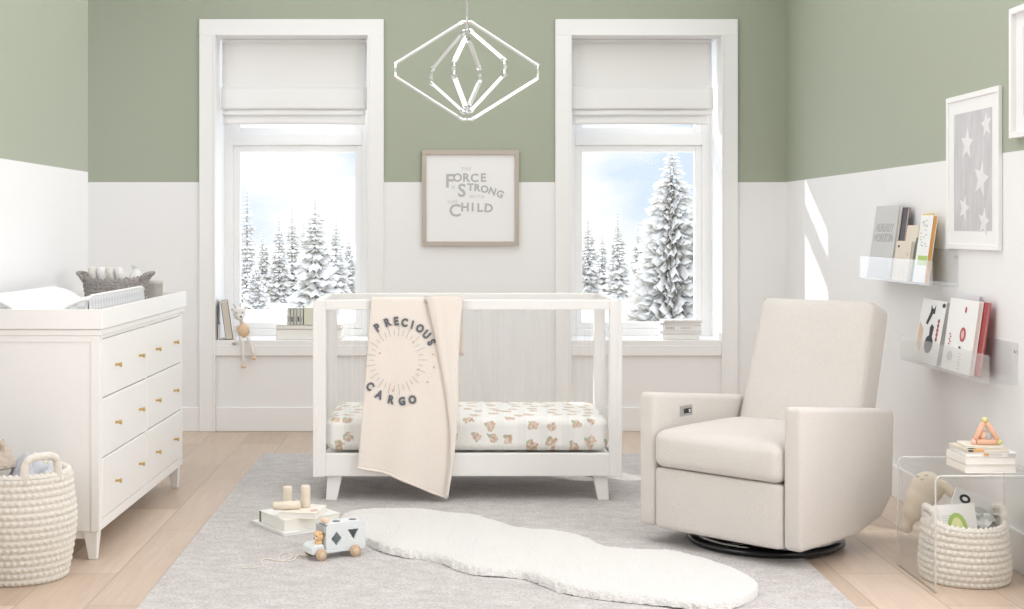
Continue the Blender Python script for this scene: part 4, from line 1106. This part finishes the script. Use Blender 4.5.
tag(b_.build('wooden_peg', loc=(g_.x, g_.y, z+.0168), rot=(0, 0, R(16))), 'wooden peg lying on its side on the book stack', 'toy', 'wooden pegs on the floor book stack')

# toy van, local x = towards its nose(-) / tail(+)
VANC = mat('van_grey_blue', (.74, .78, .79), .45); VIN = mat('van_inside', (.55, .57, .57), .6); WHL = mat('wheel_wood', (.56, .40, .27), .5, var=.1, vscale=60)
a_, c_ = G(320.5, 560.5, .011), G(354.5, 556.0, .011)
vx = (c_-a_); ang = math.atan2(vx.y, vx.x)
van = thing('toy_van', 'pale grey-blue wooden shape-sorter toy van by the sheepskin', 'toy', (a_.x, a_.y, .011), (0, 0, ang))
WB = vx.length; HW = .085      # wheelbase / width
M2 = Matrix(((1, 0, 0, 0), (0, 0, 1, 0), (0, 1, 0, 0), (0, 0, 0, 1)))
q = MB()
x0, x1 = -.022, WB+.046
# chassis with round nose
q.prism(VANC, [(x0-.012, .022), (x1, .022), (x1, .036), (x0+.04, .036), (x0+.035, .058), (x0, .056), (x0-.012, .046)], .0, HW, M2, bev=.004, seg=2)
q.build('chassis', van)
bx0 = x0+.046; zt_ = .128
q = MB()
def ring_panel(y0, y1):    # side wall with a diamond and a triangle cut out
    tb = bmesh.new(); n_ = 0
    outer = [(bx0, .036), (x1, .036), (x1, zt_-.012), (x1-.012, zt_), (bx0+.012, zt_), (bx0, zt_-.012)]
    cxm = (bx0+x1)/2
    dm = Vector((.066, .074)); tr = Vector((.134, .084))
    holes = [[(dm.x-.022, dm.y), (dm.x, dm.y-.026), (dm.x+.022, dm.y), (dm.x, dm.y+.026)], [(tr.x-.022, tr.y+.018), (tr.x+.004, tr.y-.022), (tr.x+.024, tr.y+.018)]]
    es = []
    for L in [outer]+holes:
        vs = [tb.verts.new((p[0], y0, p[1])) for p in L]
        for i in range(len(vs)): es.append(tb.edges.new((vs[i], vs[(i+1) % len(vs)])))
    bmesh.ops.triangle_fill(tb, edges=es, use_beauty=True)
    r_ = bmesh.ops.extrude_face_region(tb, geom=tb.faces[:])
    bmesh.ops.translate(tb, vec=(0, y1-y0, 0), verts=[v for v in r_['geom'] if isinstance(v, bmesh.types.BMVert)])
    bmesh.ops.recalc_face_normals(tb, faces=tb.faces[:])
    return tb
q.take(ring_panel(.0, .008), VANC); q.take(ring_panel(HW-.008, HW), VANC)
q.box(VANC, bx0+.010, x1-.010, .004, HW-.004, zt_-.008, zt_, .002); q.box(VANC, x1-.008, x1, .006, HW-.006, .036, zt_-.010, .001)
q.box(VANC, bx0, bx0+.006, .006, HW-.006, .036, zt_-.010, .001)
q.build('body_shell', van)
for wx in (0, WB):
    for wy in (-.008, HW+.008):
        q = MB(); d = -1 if wy < 0 else 1
        q.cyl(WHL, (wx, wy-d*.006, .022), (wx, wy+d*.006, .022), .022, n=28, bev=.003); q.cyl(WOODL, (wx, wy+d*.006, .022), (wx, wy+d*.009, .022), .012, n=20, bev=.001)
        q.build('wheel', van)
for hx_, hy_ in ((bx0+.062, .045), (x1-.032, .045)):
    q = MB(); q.cyl(INK if 0 else mat('hole_shade', (.16, .17, .18), .8), (hx_, hy_, zt_-.001), (hx_, hy_, zt_+.0006), .015, n=24); q.build('roof_hole_disc', van)  # flat dark discs, no openings; the shade of a hole is their colour
q = MB(); q.cyl(mat('peach_wood', (.82, .60, .46), .5), (bx0+.016, .045, zt_), (bx0+.016, .045, zt_+.016), .0165, n=28, bev=.003); q.build('roof_peg', van)
q = MB(); AN = mat('figure_orange', (.78, .52, .26), .5)
q.lathe(AN, [(0, 0), (.013, 0), (.014, .008), (.010, .016), (0, .018)], 24, Matrix.Translation((bx0-.020, .026, .054)))
q.ball(AN, (bx0-.020, .026, .084), .0185)
for dy in (.012, .040): q.ball(AN, (bx0-.018, dy, .098), .0065)
q.ball(mat('muzzle_cream', (.84, .74, .60), .6), (bx0-.034, .020, .080), .007)
for dy in (.010, .028): q.ball(INK, (bx0-.036, dy, .089), .0026)
q.ball(INK, (bx0-.0405, .018, .081), .0026)
q.build('driver_figure', van)
q = MB(); q.box(mat('windscreen_grey', (.45, .47, .48), .4), bx0-.006, bx0, .004, .081, .095, zt_-.006, .001); q.build('windscreen', van)
STRG = mat('string_cream', (.80, .73, .66), .9)
sp = [(309, 555.8), (304, 555.5), (297, 556), (294, 559.5), (287, 561), (280, 560.5), (279, 556), (285, 553), (292, 555.5), (289, 559), (277, 560.5), (266, 558.5), (261, 561), (263, 565), (257, 567.5), (248, 567.5), (242, 568.6)]
W = [G(x, y, .014) for x, y in sp]; pts = []
for k in range(len(W)-1):
    p0, p1, p2, p3 = W[max(k-1, 0)], W[k], W[k+1], W[min(k+2, len(W)-1)]
    for j in range(6):
        t = j/6; pts.append(.5*((2*p1)+(p2-p0)*t+(2*p0-5*p1+4*p2-p3)*t*t+(3*p1-p0-3*p2+p3)*t**3))
pts.append(W[-1])
q = MB(); q.tube(STRG, pts, .0019, 8); q.build('pull_string', van, world=True)

# ================================================================ LIGHT / CAMERA
def area(name, loc, rot, sx, sy, power, col=(1, 1, 1)):
    l = bpy.data.lights.new(name, 'AREA'); l.shape = 'RECTANGLE'; l.size = sx; l.size_y = sy; l.energy = power; l.color = col
    o = bpy.data.objects.new(name, l); C.objects.link(o); o.location = loc; o.rotation_euler = rot; return o
area('ceiling_fill', (.2, 6.0, 2.96), (0, 0, 0), 3.4, 4.6, 47, (.96, .965, 1))  # added fill panel under the ceiling, no fixture of the room
area('right_fill', (2.04, 3.3, 1.6), (0, R(90), 0), 2.0, 2.4, 50, (.97, .965, 1))  # added fill lamp at the right wall, which has no window
area('left_fill', (-1.74, 3.2, 1.7), (0, R(-90), 0), 2.0, 2.4, 24, (.97, .965, 1))  # added fill lamp at the windowless left wall, brightens the right side
area('alcove_fill', (-2.5, 6.3, 1.7), (R(90), 0, R(0)), 1.0, 2.2, 14, (.96, .965, 1))  # added unseen fill behind the left wall, brightens the back wall there
sun = bpy.data.lights.new('sun', 'SUN'); sun.energy = 3.2; sun.angle = R(1.2); sun.color = (1, .95, .86)
so = bpy.data.objects.new('sun', sun); C.objects.link(so)
so.rotation_euler = Vector((.92, -1, -.62)).to_track_quat('-Z', 'Y').to_euler()

w = bpy.data.worlds.new('sky'); scene.world = w; w.use_nodes = True
nt = w.node_tree; bg = nt.nodes['Background']
tc = nt.nodes.new('ShaderNodeTexCoord'); mp = nt.nodes.new('ShaderNodeMapping'); mp.inputs['Scale'].default_value = (1, 1, 2.2)
mp.inputs['Location'].default_value = (.3, 0, .1)
nt.links.new(tc.outputs['Generated'], mp.inputs['Vector'])
n = nt.nodes.new('ShaderNodeTexNoise'); n.inputs['Scale'].default_value = 7; n.inputs['Detail'].default_value = 6; n.inputs['Roughness'].default_value = .5
nt.links.new(mp.outputs[0], n.inputs['Vector'])
mr = nt.nodes.new('ShaderNodeMapRange'); mr.inputs['From Min'].default_value = .44; mr.inputs['From Max'].default_value = .60; nt.links.new(n.outputs['Fac'], mr.inputs['Value'])
mx = nt.nodes.new('ShaderNodeMix'); mx.data_type = 'RGBA'; nt.links.new(mr.outputs[0], mx.inputs[0])
mx.inputs[6].default_value = (.66, .77, .92, 1); mx.inputs[7].default_value = (.98, .985, 1, 1)
sxz = nt.nodes.new('ShaderNodeSeparateXYZ'); nt.links.new(tc.outputs['Generated'], sxz.inputs[0])
hi = nt.nodes.new('ShaderNodeMapRange'); hi.inputs['From Min'].default_value = .12; hi.inputs['From Max'].default_value = .7; hi.inputs['To Min'].default_value = .92; hi.inputs['To Max'].default_value = 2.4
nt.links.new(sxz.outputs['Z'], hi.inputs['Value']); nt.links.new(hi.outputs[0], bg.inputs['Strength'])
nt.links.new(mx.outputs[2], bg.inputs['Color']); bg.inputs['Strength'].default_value = .92

cam = bpy.data.cameras.new('camera'); co = bpy.data.objects.new('camera', cam); C.objects.link(co)
co.location = (0, 0, CH); co.rotation_euler = (PI/2, 0, 0)
cam.sensor_width = 36; cam.lens = F/1024*36; cam.shift_x = (512-VX)/1024; cam.shift_y = (VY-304.5)/1024
cam.clip_end = 2000; scene.camera = co
vs = scene.view_settings; vs.view_transform = 'Standard'; vs.look = 'None'; vs.gamma = 1; vs.use_curve_mapping = False; vs.exposure = 0.29
scene.cycles.max_bounces = 12; scene.cycles.transparent_max_bounces = 32; scene.cycles.diffuse_bounces = 8
scene.cycles.use_denoising = True
